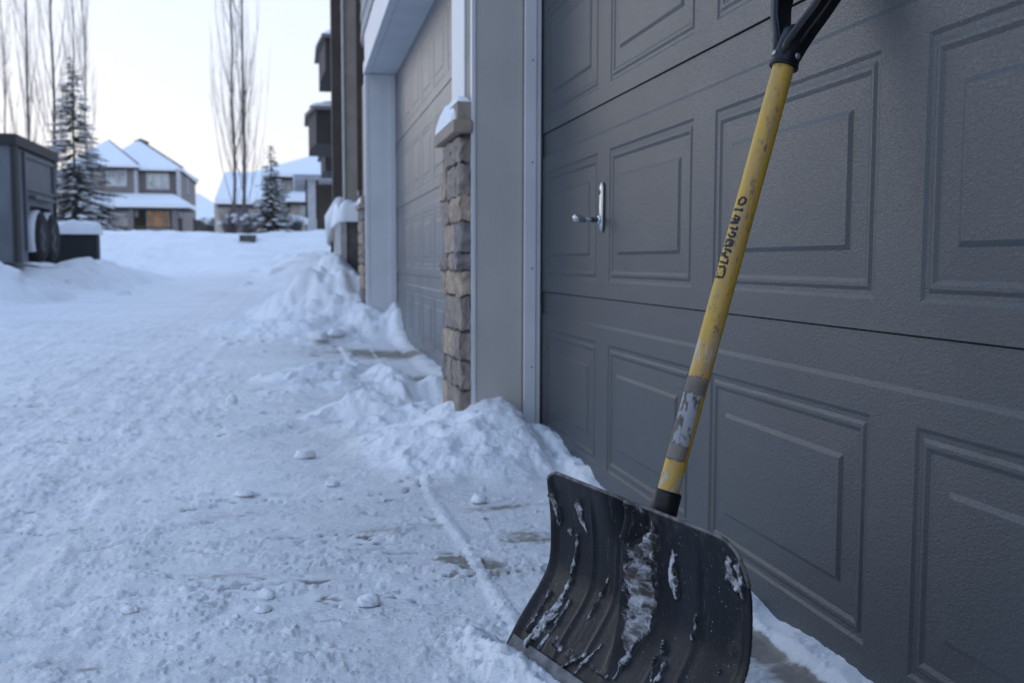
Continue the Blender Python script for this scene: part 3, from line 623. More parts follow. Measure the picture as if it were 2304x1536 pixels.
for pts, rad, k in (([(1248, 1120), (1258, 1150), (1262, 1175)], .011, .85), ([(1305, 1140), (1308, 1165), (1322, 1195)], [.013, .011, .004], .95), ([(1286, 1195)], .010, .8),
    ([(1302, 1205), (1300, 1240), (1285, 1300), (1262, 1360)], [.003, .004, .004, .008], .9), ([(1262, 1360), (1225, 1410), (1190, 1450)], [.008, .014, .018], .8), ([(1240, 1370), (1200, 1430)], .010, .8),
    ([(1370, 1300), (1350, 1345), (1325, 1390)], .003, .75), ([(1390, 1160), (1400, 1180)], .004, .8), ([(1420, 1195), (1430, 1225)], .005, .6),
    ([(1475, 1180), (1455, 1260), (1460, 1300)], [.012, .024, .026], .84), ([(1462, 1290), (1462, 1340), (1450, 1400), (1425, 1440), (1405, 1490)], [.024, .028, .024, .015, .005], 1.0),
    ([(1290, 1300), (1262, 1350), (1205, 1435)], [.003, .005, .006], .9), ([(1255, 1385), (1178, 1450)], .007, .95), ([(1285, 1350), (1250, 1410), (1215, 1455)], [.003, .005, .008], .85), ([(1240, 1330), (1190, 1420)], .004, .8), ([(1420, 1450), (1378, 1525)], .003, .9), ([(1352, 1450), (1296, 1512)], .0035, .85), ([(1320, 1470), (1270, 1500)], .005, .8), ([(1480, 1480), (1465, 1530)], .003, .85), ([(1500, 1440), (1494, 1470)], .002, .85),
    ([(1516, 1240), (1512, 1270), (1520, 1310), (1527, 1345)], [.004, .009, .010, .005], .98), ([(1642, 1260), (1645, 1300), (1660, 1320)], [.008, .013, .012], .95), ([(1665, 1275), (1672, 1310), (1680, 1340)], [.010, .016, .008], .95),
    ([(1575, 1380), (1565, 1440)], .003, .85), ([(1500, 1490), (1480, 1536)], .004, .8), ([(1330, 1500), (1360, 1520)], .012, .6), ([(1250, 1440), (1290, 1480)], .016, .62), ([(1620, 1510)], .006, .7), ([(1425, 1130), (1445, 1150)], .008, .7)):
    snow_a = np.maximum(snow_a, k*seg_mask(Wg, Ag, pts, rad))
snow_a = np.maximum(snow_a, .38*sst(-.19, -.27, Ag))
snow_a = np.maximum(snow_a, .42*np.exp(-((Wg+BW/2)/.03)**2)*sst(-.17, -.24, Ag))
for pts, rad, k in (([(1480, 1170), (1450, 1260), (1460, 1300)], .035, 1.), ([(1590, 1215), (1650, 1250)], .035, .8), ([(1240, 1090), (1250, 1250), (1210, 1370)], .03, .7), ([(1680, 1400), (1650, 1500)], .03, .9), ([(1440, 1130), (1500, 1170), (1620, 1215)], .02, .9), ([(1350, 1400), (1280, 1490)], .012, .8), ([(1430, 1330), (1390, 1480)], .02, .8)):
    dirt_a = np.maximum(dirt_a, k*seg_mask(Wg, Ag, pts, rad))
dirt_a = np.maximum(dirt_a, .6*sst(-.03, .0, Ag))
Ng = Ng+sst(.45, .8, snow_a)*(.0045+.006*fbm(Wg, Ag, 90, 3, 62))*(Ag < -.02)
clump = .55*sst(.5, .95, .98*seg_mask(Wg, Ag, [(1462, 1290), (1458, 1370), (1440, 1420)], [.014, .02, .010])); Ng = Ng+.022*clump*(1+.9*fbm(Wg, Ag, 45, 4, 63, .6))+.006*sst(.4, 1, seg_mask(Wg, Ag, [(1475, 1180), (1452, 1250), (1460, 1300)], [.012, .02, .018]))*(1+1.5*fbm(Wg, Ag, 60, 3, 67))
P_ = SO+Wg[..., None]*SW+Ag[..., None]*SA+Ng[..., None]*SN
BL_M = blade_mat()
blade = grid_mesh('scoop', P_, np.stack([Wg, Ag], -1), BL_M, shovel, {'snow': snow_a, 'dirt': dirt_a})
sdm = blade.modifiers.new('thickness', 'SOLIDIFY'); sdm.thickness = .004; sdm.offset = 1.0
te = [SP(w_, float(blade_top(np.array(w_)))+.0005, float(blade_n(w_, float(blade_top(np.array(w_)))))-.002) for w_ in np.linspace(-BW/2+.004, BW/2-.001, 160)]
RIM = mat('scuffed_rim', (.13, .125, .125), (.05, .045, .04), 60, .6, .4, 200, lo=.45, hi=.6, bdist=.001)
MB().tube(te, .0028, 8).build('rim', RIM, shovel)
# worn metal edge along the bottom
Wl2 = np.linspace(-BW/2+.002, BW/2-.002, 120); Al = np.linspace(-.264, SA_BOT-.006, 10); Wg2, Ag2 = np.meshgrid(Wl2, Al)
Al_e = Ag2.copy(); Al_e[-1] += .0016*fbm(Wl2, Wl2*0, 70, 2, 64)
n2 = sum(np.interp(Al_e+o, pa, pn) for o in (-.006, 0, .006))/3+.0028
WEAR = mat('scraped_metal_edge', (.17, .175, .18), (.09, .095, .10), 40, .6, .5, 200, stretch=(1, 1, 1), metal=.35, bdist=.001)
we = grid_mesh('wear_strip', SO+Wg2[..., None]*SW+Al_e[..., None]*SA+n2[..., None]*SN, np.stack([Wg2, Ag2], -1), WEAR, shovel)
we.modifiers.new('thickness', 'SOLIDIFY').thickness = .003
# black socket behind the scoop
sk = MB(); sk.tube([SP(.003, .036, -.0), SP(.003, .033, 0), SP(.002, -.01, -.002), SP(0, -.06, -.012), SP(0, -.12, -.018), SP(0, -.17, -.012)], [.0188, .0205, .021, .019, .012, .004], 32)
BLK = mat('black_plastic', (.005, .0055, .008), (.018, .017, .017), 40, .36, bump=.3, bscale=150, spec=.28, lo=.5, hi=.75, bdist=.001)
sk.build('socket', BLK, shovel)
# shaft with wear, and the printed lettering
RS = .0160
def shaft_pts(a0_, a1_, na_, rad, nth=64, th0=0, th1=2*math.pi, closed=True, jag=None):
    th = np.linspace(th0, th1, nth, endpoint=not closed); a_ = np.linspace(a0_, a1_, na_); T, A_ = np.meshgrid(th, a_)
    if jag: A_ = A_+jag*fbm(T*8, A_*0, 1, 3, 66)*(np.abs(A_-(a0_+a1_)/2) > .49*abs(a1_-a0_))
    r = rad+.0001*fbm(T*3, A_, 12, 2, 65)
    w_ = .003*(1-np.clip(A_/.7, 0, 1))
    P = SO+(r*np.cos(T)+w_)[..., None]*SW+A_[..., None]*SA+(r*np.sin(T))[..., None]*SN
    return P, np.stack([T*rad, A_], -1), T, A_
def px2shaft(px, py):
    c0 = np.array([0, 0, H]); d = ray(px, py); d = d/np.linalg.norm(d)
    o = c0-SO-SW*.0015; dv = np.array([d@SW, d@SN]); ov = np.array([o@SW, o@SN])
    A = dv@dv; B = 2*ov@dv; C_ = ov@ov-RS*RS; D = B*B-4*A*C_; t = (-B-math.sqrt(max(D, 0)))/(2*A)
    q = o+d*t; return math.atan2(q@SN, q@SW), q@SA
P, UV, T, A_ = shaft_pts(.03, .705, 300, RS)
thv = px2shaft(1650, 560)[0]
worn = .2*sst(.30, .2, A_)+.5*sst(.11, .03, A_)+.6*np.exp(-((A_-.245)/.03)**2)
SHM = shaft_mat()
grid_mesh('shaft', P, UV, SHM, shovel, {'worn': worn, 'front': np.cos(T-thv)}, closed=True)
LBL = mat('weathered_silver_label', (.25, .26, .28), (.07, .06, .055), 110, .55, .5, 200, stretch=(1, 1, .4), lo=.47, hi=.56, bdist=.001)
(t_a, a_a), (t_b, a_b) = px2shaft(1560, 850), px2shaft(1510, 1028)
P, UV, T, A_ = shaft_pts(a_b, a_a, 60, RS+.0007, 40, thv-.75, thv+1.15, False, .004)
lb_ = grid_mesh('label', P, UV, LBL, shovel); lb_.modifiers.new('thickness', 'SOLIDIFY').thickness = .0004
TAPE = mat('brown_tape', (.20, .165, .14), (.13, .105, .09), 30, .6)
P, UV, T, A_ = shaft_pts(a_a-.022, a_a+.003, 10, RS+.0013, 40, thv-.95, thv+1.05, False, .002)
grid_mesh('tape', P, UV, TAPE, shovel).modifiers.new('thickness', 'SOLIDIFY').thickness = .0004
P, UV, T, A_ = shaft_pts(a_b-.002, a_b+.020, 10, RS+.0013, 40, thv-.8, thv+1.05, False, .002)
grid_mesh('tape', P, UV, TAPE, shovel).modifiers.new('thickness', 'SOLIDIFY').thickness = .0004
INK = mat('worn_black_ink', (.006, .006, .010), (.02, .016, .012), 260, .6, lo=.55, hi=.7)
GL = [[(640, 1312), (745, 1325), (768, 1275), (775, 1195)], [(650, 1290), (665, 1265), (685, 1275)], [(780, 1182), (700, 1182), (668, 1215), (662, 1240)],
      [(688, 1105), (800, 1140), (818, 1085)], [(712, 990), (768, 1012), (785, 1055), (822, 1062)], [(768, 1012), (728, 1040)], [(770, 945), (850, 968), (845, 1000)], [(765, 1000), (800, 985)],
      [(750, 905), (865, 903), (885, 832)], [(765, 880), (800, 850), (800, 826), (880, 830)], [(835, 860), (850, 880)],
      [(815, 740), (845, 782), (900, 785), (912, 735), (860, 722)], [(832, 650), (860, 672), (930, 690), (945, 648)], [(842, 612), (870, 600), (955, 600)], [(850, 588), (960, 588)],
      [(880, 500), (880, 545), (965, 560), (972, 530), (905, 500)], [(900, 405), (915, 440)], [(905, 418), (998, 432)], [(1008, 408), (998, 452)], [(960, 352), (968, 305), (1000, 268), (1035, 262), (1058, 290), (1045, 335), (1000, 362), (962, 352)]]
ink = MB(); rsk = np.random.RandomState(3)
for g_ in GL:
    dense = []
    for (xa, ya), (xb, yb) in zip(g_[:-1], g_[1:]):
        k_ = max(2, int(math.hypot(xb-xa, yb-ya)/12))
        dense += [(xa+(xb-xa)*i/k_, ya+(yb-ya)*i/k_) for i in range(k_)]
    dense.append(g_[-1]); L_, R2 = [], []
    for i, (xa, ya) in enumerate(dense):
        xb, yb = dense[min(i+1, len(dense)-1)]; xc, yc = dense[max(i-1, 0)]; dx, dy = xb-xc, yb-yc; l_ = math.hypot(dx, dy) or 1
        hw = 16+9*(rsk.rand()-.5)
        for sgn, out in ((1, L_), (-1, R2)):
            th_, aa = px2shaft(1500+(xa-dy/l_*hw*sgn)/5.908, 400+(ya+dx/l_*hw*sgn)/5.908)
            out.append(SO+SW*((RS+.0003)*math.cos(th_)+.003*(1-min(aa/.7, 1)))+SA*aa+SN*(RS+.0003)*math.sin(th_))
    n_ = len(dense); ink.add(L_+R2, [(i, i+1, n_+i+1, n_+i) for i in range(n_-1)])
io = ink.build('lettering', INK, shovel); 
# D grip
def sweep(mb, path, wide, thick, k=12):
    """path of (w, a, n); cross-section wide along n, thick along w, rounded with a raised rim"""
    vs = []
    for i, p_ in enumerate(path):
        q0 = np.array(path[max(i-1, 0)]); q1 = np.array(path[min(i+1, len(path)-1)]); t = (q1-q0)/np.linalg.norm(q1-q0)
        pr_ = np.array([t[1], -t[0], 0]); pr_ /= np.linalg.norm(pr_)
        for j in range(k):
            an = 2*math.pi*j/k; c_, s_ = math.cos(an), math.sin(an)
            e1 = math.copysign(abs(c_)**.5, c_)*wide[i]/2; e2 = math.copysign(abs(s_)**.6, s_)*thick[i]/2*(1-.45*(1-abs(c_)**2)*0)
            q = np.array(p_)+np.array([0, 0, 1])*e1+pr_*e2; vs.append(SP(*q))
    n_ = len(path); mb.add(vs, [(i*k+j, i*k+(j+1) % k, (i+1)*k+(j+1) % k, (i+1)*k+j) for i in range(n_-1) for j in range(k)]+[tuple(range(k)), tuple(range((n_-1)*k, n_*k))[::-1]], 0, True)
gp = MB(); gp.tube([SP(0, .688, 0), SP(0, .6885, 0), SP(0, .694, 0), SP(0, .72, -.001), SP(0, .745, -.002), SP(0, .755, -.002)], [.0178, .0205, .0208, .0200, .0165, .006], 32)
gp.tube([SP(0, .6875, 0), SP(0, .692, 0)], [.0216, .0216], 32)
gp.build('grip_collar', BLK, shovel)
for s_, nm in ((-1, 'grip_arm'), (1, 'grip_arm')):
    am = MB(); pth = [(s_*.006, .700, 0), (s_*.012, .722, -.001), (s_*.024, .745, -.003), (s_*.040, .772, -.006), (s_*.052, .80, -.009), (s_*.058, .83, -.012), (s_*.058, .862, -.016), (s_*.055, .885, -.018)]
    sweep(am, pth, [.036, .041, .039, .037, .037, .037, .037, .034], [.018, .015, .013, .012, .012, .013, .014, .016], 20)
    # stiffening rib along the outer face
    sweep(am, [(p_[0]+s_*.004, p_[1], p_[2]) for p_ in pth[1:]], [.008]*7, [.012]*7, 8)
    sweep(am, [(p_[0], p_[1], p_[2]+.015) for p_ in pth[1:]], [.005]*7, [.017]*7, 8)
    am.build(nm, BLK, shovel)
MB().tube([SP(-.060, .888, -.018), SP(-.056, .888, -.018), SP(0, .892, -.018), SP(.056, .888, -.018), SP(.060, .888, -.018)], [.013, .0155, .0165, .0155, .013], 24).build('grip_bar', BLK, shovel)
STEEL = mat('dull_steel', (.42, .43, .45), (.3, .3, .31), 60, .4, metal=.7)
for px_, py_ in ((1750, 121), (1790, 127)):
    th_, aa = px2shaft(px_, py_); dr_ = SW*math.cos(th_)+SN*math.sin(th_); c_ = SO+SA*aa
    MB().tube([c_+dr_*.0195, c_+dr_*.0222, c_+dr_*.0228], [.0048, .0044, .002], 14).build('rivet', STEEL, shovel)
# ------------------------------------------------------------------ background: at true distance, taken from rays of the fixed camera
def PX(px, py, Y): return ony(px, py, Y)
BRICK = mat('taupe_stucco', (.22, .19, .178), (.19, .165, .155), 3, .9)
TRIMW = mat('pale_trim', (.5, .5, .52), None, 5, .7)
CREAM = mat('cream_stucco', (.50, .44, .38), (.44, .39, .34), 3, .9)
DARKT = mat('dark_trim', (.05, .045, .045), None, 9, .8)
def emis(name, c, s):
    m, N, L, b = ntree(name); b.inputs['Base Color'].default_value = (.2, .12, .05, 1)
    tc = N.new('ShaderNodeTexCoord'); n = N.new('ShaderNodeTexNoise'); n.inputs['Scale'].default_value = 1.1; n.inputs['Detail'].default_value = 2; L.new(tc.outputs['Object'], n.inputs[0])
    r = N.new('ShaderNodeMapRange'); r.inputs[1].default_value = .35; r.inputs[2].default_value = .65; r.inputs[3].default_value = s*.3; r.inputs[4].default_value = s; L.new(n.outputs[0], r.inputs[0])
    b.inputs['Emission Color'].default_value = (*c, 1); L.new(r.outputs[0], b.inputs['Emission Strength']); return m
LIT = emis('lit_window', (1, .60, .40), .10)
def window(parent, xc, y, z0, wd, hg, m=GLASS, facing='y', mull=1):
    """window of a facade: frame with sill, pane set back"""
    f = MB(); t = .11
    def B(a0_, a1_, z0_, z1_, d0, d1):
        if facing == 'y': f.box(xc+a0_, xc+a1_, y-d1, y-d0, z0_, z1_)
        else: f.box(xc+d0, xc+d1, y+a0_, y+a1_, z0_, z1_)
    B(-wd/2, -wd/2+t, z0, z0+hg, -.02, .07); B(wd/2-t, wd/2, z0, z0+hg, -.02, .07); B(-wd/2+t, wd/2-t, z0+hg-t, z0+hg, -.02, .07); B(-wd/2+t, wd/2-t, z0, z0+t, -.02, .07)
    for k in range(mull): q = -wd/2+wd*(k+1)/(mull+1); B(q-.04, q+.04, z0+t, z0+hg-t, -.02, .05)
    fo = f.build('window', TRIMW, parent)
    p_ = MB()
    if facing == 'y': p_.add([(xc-wd/2+t, y-.012, z0+t), (xc+wd/2-t, y-.012, z0+t), (xc+wd/2-t, y-.012, z0+hg-t), (xc-wd/2+t, y-.012, z0+hg-t)], [(0, 1, 2, 3)])
    else: p_.add([(xc+.012, y-wd/2+t, z0+t), (xc+.012, y+wd/2-t, z0+t), (xc+.012, y+wd/2-t, z0+hg-t), (xc+.012, y-wd/2+t, z0+hg-t)], [(0, 1, 2, 3)])
    p_.build('pane', m, fo)
def hip(mb, x0, x1, y0, y1, z0, zr, rx0, rx1, ry0, ry1, th=.22, mi=0, mj=1):
    """hipped roof: snow surface above a dark fascia"""
    for dz, m_, zo in ((0, mi, .0),):
        vs = [(x0, y0, z0+th), (x1, y0, z0+th), (x1, y1, z0+th), (x0, y1, z0+th), (rx0, ry0, zr), (rx1, ry0, zr), (rx1, ry1, zr), (rx0, ry1, zr)]
        mb.add(vs, [(0, 1, 5, 4), (1, 2, 6, 5), (2, 3, 7, 6), (3, 0, 4, 7), (4, 5, 6, 7)], m_)
    mb.box(x0+.12, x1-.12, y0+.12, y1-.12, z0-.14, z0+th-.01, mj)
    mb.box(x0, x1, y0, y1, z0+.02, z0+th-.003, mi)
# --- far house on the left
Yh = 80.; s_ = 2240/Yh
def hx(px, Y=Yh): return float(PX(px, 500, Y)[0])
def hzz(py, Y=Yh): return float(PX(330, py, Y)[2])
hA = empty('two_storey_house', (hx(330), Yh, 2.8), 'taupe two storey house with snowy hip roofs and one glowing orange window', 'house')
wl = MB(); wl.box(hx(214), hx(307), Yh, Yh+9, 2.5, hzz(378)); wl.box(hx(307), hx(408), Yh+.7, Yh+11.4, 2.5, hzz(381)); wl.box(hx(130), hx(214), Yh+1.5, Yh+9, 2.5, hzz(378)); wl.build('wall', BRICK, hA)
for q in (304, 399): MB().box(hx(q), hx(q+8), Yh-.06, Yh+.8 if q == 304 else Yh+.76, 4.0, hzz(379)).build('corner_board', TRIMW, hA)
r1 = MB(); hip(r1, hx(160), hx(318), Yh-.5, Yh+8, hzz(379), hzz(320, Yh+4), hx(226), hx(234), Yh+3.5, Yh+4.5); r1.build('roof', [SNOW, DARKT], hA)
r2 = MB(); hip(r2, hx(212), hx(414), Yh+.2, Yh+12, hzz(383), hzz(316, Yh+5), hx(292), hx(296), Yh+5, Yh+6.2); r2o = r2.build('roof', [SNOW, DARKT], hA)
MB().box(hx(344), hx(348), Yh+5, Yh+5.3, hzz(350), hzz(335)).build('vent_pipe', DARKT, r2o)
pr_ = MB(); hip(pr_, hx(196), hx(438), Yh-2.6, Yh+.9, hzz(467, Yh-2.6), hzz(436), hx(222), hx(392), Yh-.1, Yh+.6, .3); pr_.build('porch_roof', [SNOW, DARKT], hA)
MB().box(hx(222), hx(400), Yh-.02, Yh-.002, 2.5, hzz(470)).build('porch_wall', DARKSID, hA)
for q in (218, 299, 395): 
    po = MB(); po.box(hx(q), hx(q+12), Yh-2.3, Yh-1.9, 2.3, hzz(466, Yh-2.3)); po.build('porch_post', BRICK, hA)
rl_ = MB(); rl_.box(hx(222), hx(398), Yh-2.2, Yh-2.1, hzz(516), hzz(512)); rl_.build('porch_rail', DARKSID, hA)
window(hA, hx(265), Yh, hzz(421), 1.45, 1.55); window(hA, hx(355), Yh+.7, hzz(425), 1.7, 1.6, mull=2)
window(hA, hx(272), Yh-.03, hzz(516), 1.4, 1.55, mull=0); window(hA, hx(356), Yh-.03, hzz(518), 1.7, 1.75, m=LIT, mull=2)
window(hA, hx(408)+.0, Yh+4.7, hzz(425), .9, 1.5, facing='x', mull=0)
hp_ = MB(); ap = (hx(296), Yh+5, hzz(316, Yh+5)+.02); ap2 = (hx(230), Yh+3.6, hzz(320, Yh+4)+.02)
hp_.tube([ap, (hx(414), Yh+.2, hzz(383)+.24)], .07, 5); hp_.tube([(ap[0], Yh+6.2, ap[2]), (hx(414), Yh+12, hzz(383)+.24)], .07, 5); hp_.tube([ap2, (hx(318), Yh-.5, hzz(379)+.24)], .06, 5); hp_.tube([(ap[0]-.35, Yh+4.9, ap[2]-.22), (ap[0]+.1, Yh+4.9, ap[2]-.02), (ap[0]+.7, Yh+4.9, ap[2]-.28)], .12, 5)
hp_.build('ridge_edge', DARKT, r2o)
# --- cream house on the right
Yc = 62.
def cx_(px, Y=Yc): return float(PX(px, 500, Y)[0])
def cz_(py, Y=Yc): return float(PX(620, py, Y)[2])
hB = empty('cream_house', (cx_(650), Yc, 2.5), 'cream house with a wide snowy roof behind the small spruce', 'house')
wb = MB(); wb.box(cx_(583), cx_(800), Yc, Yc+10, 1.8, cz_(396)); wb.box(cx_(655), cx_(800), Yc-1.5, Yc, 1.8, cz_(458)); wb.build('wall', CREAM, hB)
rb = MB(); hip(rb, cx_(566), cx_(830), Yc-.7, Yc+11, cz_(400), cz_(322), cx_(735), cx_(790), Yc+4.5, Yc+6.5); rb.build('roof', [SNOW, DARKT], hB)
rb2 = MB(); hip(rb2, cx_(642), cx_(800), Yc-2.3, Yc+.1, cz_(454, Yc-2.3), cz_(428), cx_(662), cx_(780), Yc-.3, Yc, .3); rb2.build('porch_roof', [SNOW, DARKT], hB)
window(hB, cx_(630), Yc, cz_(450), 1.2, 1.4); window(hB, cx_(690), Yc-1.5, cz_(496), .9, .9, mull=0)
gw = MB(); gw.box(cx_(501), cx_(590), Yc-6, Yc+2, 1.5, cz_(458, Yc-6)); gw.build('garage_wing', CREAM, hB)
MB().box(cx_(520, Yc-6), cx_(560, Yc-6), Yc-6.03, Yc-6, 1.5, cz_(470, Yc-6)).build('wing_door', BRICK, hB)
gr_ = MB(); hip(gr_, cx_(486, Yc-6), cx_(592, Yc-6), Yc-6.6, Yc+2.4, cz_(461, Yc-6.6), cz_(397), cx_(507, Yc-3), cx_(592, Yc-3), Yc-2.5, Yc-1.5, .25); gr_.build('wing_roof', [SNOW, DARKT], hB)
# --- snow covered roof far behind
hC = empty('distant_house', tuple(PX(470, 500, 120.)), 'distant house reduced to a broad snowy roof between the two near houses', 'house')
Yd = 120.
rd_ = MB(); hip(rd_, float(PX(380, 500, Yd)[0]), float(PX(545, 500, Yd)[0]), Yd, Yd+9, float(PX(450, 497, Yd)[2]), float(PX(450, 430, Yd)[2]), float(PX(428, 500, Yd)[0]), float(PX(440, 500, Yd)[0]), Yd+4, Yd+5); rd_.build('roof', [SNOW, DARKT], hC)
MB().box(float(PX(395, 500, Yd)[0]), float(PX(530, 500, Yd)[0]), Yd+.5, Yd+8.5, 2.5, float(PX(450, 497, Yd)[2])).build('wall', BRICK, hC)
# --- open carport porch with a dark post, nearer
Yp = 36.
hD = empty('neighbour_house', tuple(PX(715, 505, Yp)), 'dark trimmed house front with one tall grey porch post behind the snowbank', 'house')
def dxp(px, Y=Yp): return float(PX(px, 500, Y)[0])
def dzp(py, Y=Yp): return float(PX(700, py, Y)[2])
MB().box(dxp(664), 3.2, Yp-.2, Yp+6, dzp(405), dzp(395)).build('porch_beam', TRIMW, hD)
k_ = MB(); k_.box(dxp(693), dxp(711), Yp, Yp+.3, .8, dzp(405)); k_.box(dxp(691), dxp(713), Yp-.02, Yp+.32, .8, dzp(492)); k_.build('porch_post', TRIMW, hD)
k_ = MB(); k_.box(dxp(688), dxp(692.6), Yp+.05, Yp+.25, .8, dzp(405)); k_.box(dxp(711.4), dxp(717), Yp+.05, Yp+.25, .8, dzp(405)); k_.build('downpipe', DARKT, hD)
k_ = MB(); k_.box(dxp(712), 3.2, Yp+2, Yp+8, .5, dzp(380)); k_.build('wall', DARKSID, hD)
snow_blob('roof', dxp(660), 3.2, Yp-.5, Yp+7, dzp(395), .35, hD, 31)
# --- row of town houses beyond the garages
def TX(px, Y): return float(PX(px, 500, Y)[0])
def TZ(py, Y): return float(PX(760, py, Y)[2])
tb = empty('porch_townhouse', (1.2, 10.5, .3), 'brown townhouse porch with a tall taupe column standing on a grey parapet', 'house')
Yq = 9.95
pp_ = MB(); pp_.box(TX(780, Yq), .95, Yq, Yq+.18, .1, TZ(495, Yq)); pp_.build('parapet', CONCR, tb)
MB().box(TX(766, Yq), TX(779.6, Yq), Yq-.02, Yq+1.9, .1, TZ(495, Yq)).build('parapet_end', STUCCO, tb)
snow_blob('parapet_snow', TX(762, Yq), .95, Yq-.08, Yq+.35, TZ(499, Yq), .205, tb, 12, round_=12)
snow_blob('parapet_snow', TX(757, Yq), TX(779, Yq), Yq-.04, Yq+2.0, TZ(500, Yq), .20, tb, 13, round_=5)
MB().box(TX(778, 10.3), TX(805, 10.3), 10.3, 10.55, .3, 5.4).build('porch_column', SIDING, tb)
MB().box(TX(774.5, 10.3), TX(777.7, 10.3), 10.28, 10.55, .3, 5.4).build('column_trim', STUCCO, tb)
MB().box(.42, 6, 12.2, 12.5, .2, 5.5).build('porch_wall', DARKSID, tb)
MB().box(1.1, 6, 9.22, 12.2, .2, 5.5).build('wall', DARKSID, tb)
MB().box(.20, 6, 9.3, 12.6, 5.41, 5.75).build('soffit', TRIMW, tb)
MB().box(TX(803, 10.6)+.02, .93, 10.62, 10.8, TZ(440, 10.6), TZ(446, 10.6)+.09).build('sill', TRIMW, tb)
tcx = empty('far_townhouse', (1.6, 14.5, .4), 'pale mauve townhouse front seen edge on beyond the porch', 'house')
for i_, (a_, b_, m_) in enumerate(((760, 768, MAUVE), (768.4, 772, DARKT))):
    MB().box(TX(a_, 12.9), TX(b_, 12.9), 12.9, 13.1, .4, 5.4).build('wall_panel', m_, tcx)
MB().box(TX(752, 15.6), 6, 13.2, 15.6, .4, 5.6).build('wall', MAUVE, tcx)
MB().box(TX(749, 15.8), TX(752, 15.8)+.1, 15.6, 15.8, .4, 5.6).build('corner_board', TRIMW, tcx)
tcy = empty('bay_townhouse', (1.8, 20, .6), 'farthest townhouse of the row, with two dark bay windows capped with snow', 'house')
MB().box(TX(748, 26.), 7, 17.5, 26, .5, 7.5).build('wall', MAUVE, tcy)
def bay(Y, pl, pm, pr, yt, yb, ys):
    m_ = MB(); xl, xm, xr = TX(pl, Y), TX(pm, Y), TX(pr, Y)+.25
    pts = [(xl, Y+1.0), (xm, Y), (xr, Y), (xr, Y+2.2), (xl, Y+2.2)]
    m_.prism(pts, TZ(yb, Y), TZ(yt, Y)); b_ = m_.build('bay_window', DARKT, tcy)
    m_ = MB(); m_.prism([(xl-.08, Y+.95), (xm-.05, Y-.1), (xr, Y-.1), (xr, Y+2.3), (xl-.08, Y+2.3)], TZ(yt, Y)+.005, TZ(yt-8, Y)); m_.build('eave', BRICK, b_)
    snow_blob('bay_snow', xl, xr+.9, Y-.05, Y+2.2, TZ(yt-8, Y)+.01, (ys)/2240*Y, b_, 17)
bay(18.5, 700, 714, 746, 250, 325, 22); bay(17.6, 728, 736, 752, 88, 160, 30)
bay(24.5, 728, 733, 748, 345, 385, 4)
# stair rail with snow
rlm = empty('stair_railing', tuple(PX(750, 590, 11.5)), 'snow laden sloping stair rail beside the grey parapet', 'railing')
q0, q1 = PX(765, 478, 10.9), PX(744, 545, 12.6)
MB().tube([q0, q1], .05, 8).build('handrail', STUCCO, rlm)
MB().tube([q0+np.array([0, 0, .10]), (q0+q1)/2+np.array([-.02, 0, .11]), q1+np.array([0, 0, .07])], [.07, .10, .06], 10).build('rail_snow', SNOW, rlm)
b0 = PX(747, 590, 12.3); t0 = PX(750, 530, 12.3); MB().tube([b0-np.array([0, 0, .3]), t0], .028, 8).build('post', DARKT, rlm)
tri = MB(); A_1, B_1, C_1 = PX(762, 488, 11.3), PX(744, 540, 11.8), PX(762, 552, 11.3); tri.add([A_1, B_1, C_1, A_1+[0, .1, 0], B_1+[0, .1, 0], C_1+[0, .1, 0]], [(0, 1, 2), (3, 5, 4), (0, 3, 4, 1), (1, 4, 5, 2), (2, 5, 3, 0)]); tri.build('side_board', BRICK, rlm)
# --- concrete block in the snow bank
bq = PX(552, 541, 30.6); mb_ = MB()
mb_.prism([(bq[0]-.17, bq[1]), (bq[0]+.28, bq[1]-.05), (bq[0]+.30, bq[1]+.5), (bq[0]-.15, bq[1]+.5)], bq[2]-.7, bq[2]+.13); mb_.box(bq[0]-.19, bq[0]+.31, bq[1]-.06, bq[1]+.5, bq[2]+.131, bq[2]+.16)
tag(mb_.build('concrete_planter', CONCR, bevel=.01), 'grey concrete block half buried at the edge of the snowbank', 'planter')
# --- fences
def fence(p0, p1, h_, n, lab):
    e_ = empty('board_fence', tuple(p0), lab, 'fence'); d_ = (p1-p0)
    a_ = p0; b_ = p1; m_ = MB(); th_ = np.array([-d_[1], d_[0], 0])/np.linalg.norm(d_)*.05
    for k in range(3):
        z_ = h_*(k)/3
        up = np.array([0, 0, z_]); u2 = np.array([0, 0, z_+h_/3-.03])
        m_.add([a_+up, b_+up, b_+u2, a_+u2, a_+up+th_, b_+up+th_, b_+u2+th_, a_+u2+th_], [(0, 1, 2, 3), (4, 7, 6, 5), (0, 4, 5, 1), (3, 2, 6, 7), (0, 3, 7, 4), (1, 5, 6, 2)])
    m_.build('boards', DARKSID, e_)
    for k in range(n):
        c_ = a_+d_*k/(n-1); MB().box(c_[0]-.08, c_[0]+.08, c_[1]-.12, c_[1]-.02, c_[2]-.4, c_[2]+h_+.06).build('post', DARKSID, e_)
fence(PX(112, 520, 44.), PX(212, 522, 44.), .62, 4, 'dark low board fence behind the dense snowy spruce')
fence(PX(438, 521, 70.), PX(500, 519, 70.), .8, 4, 'brown board fence between the taupe house and the cream house')
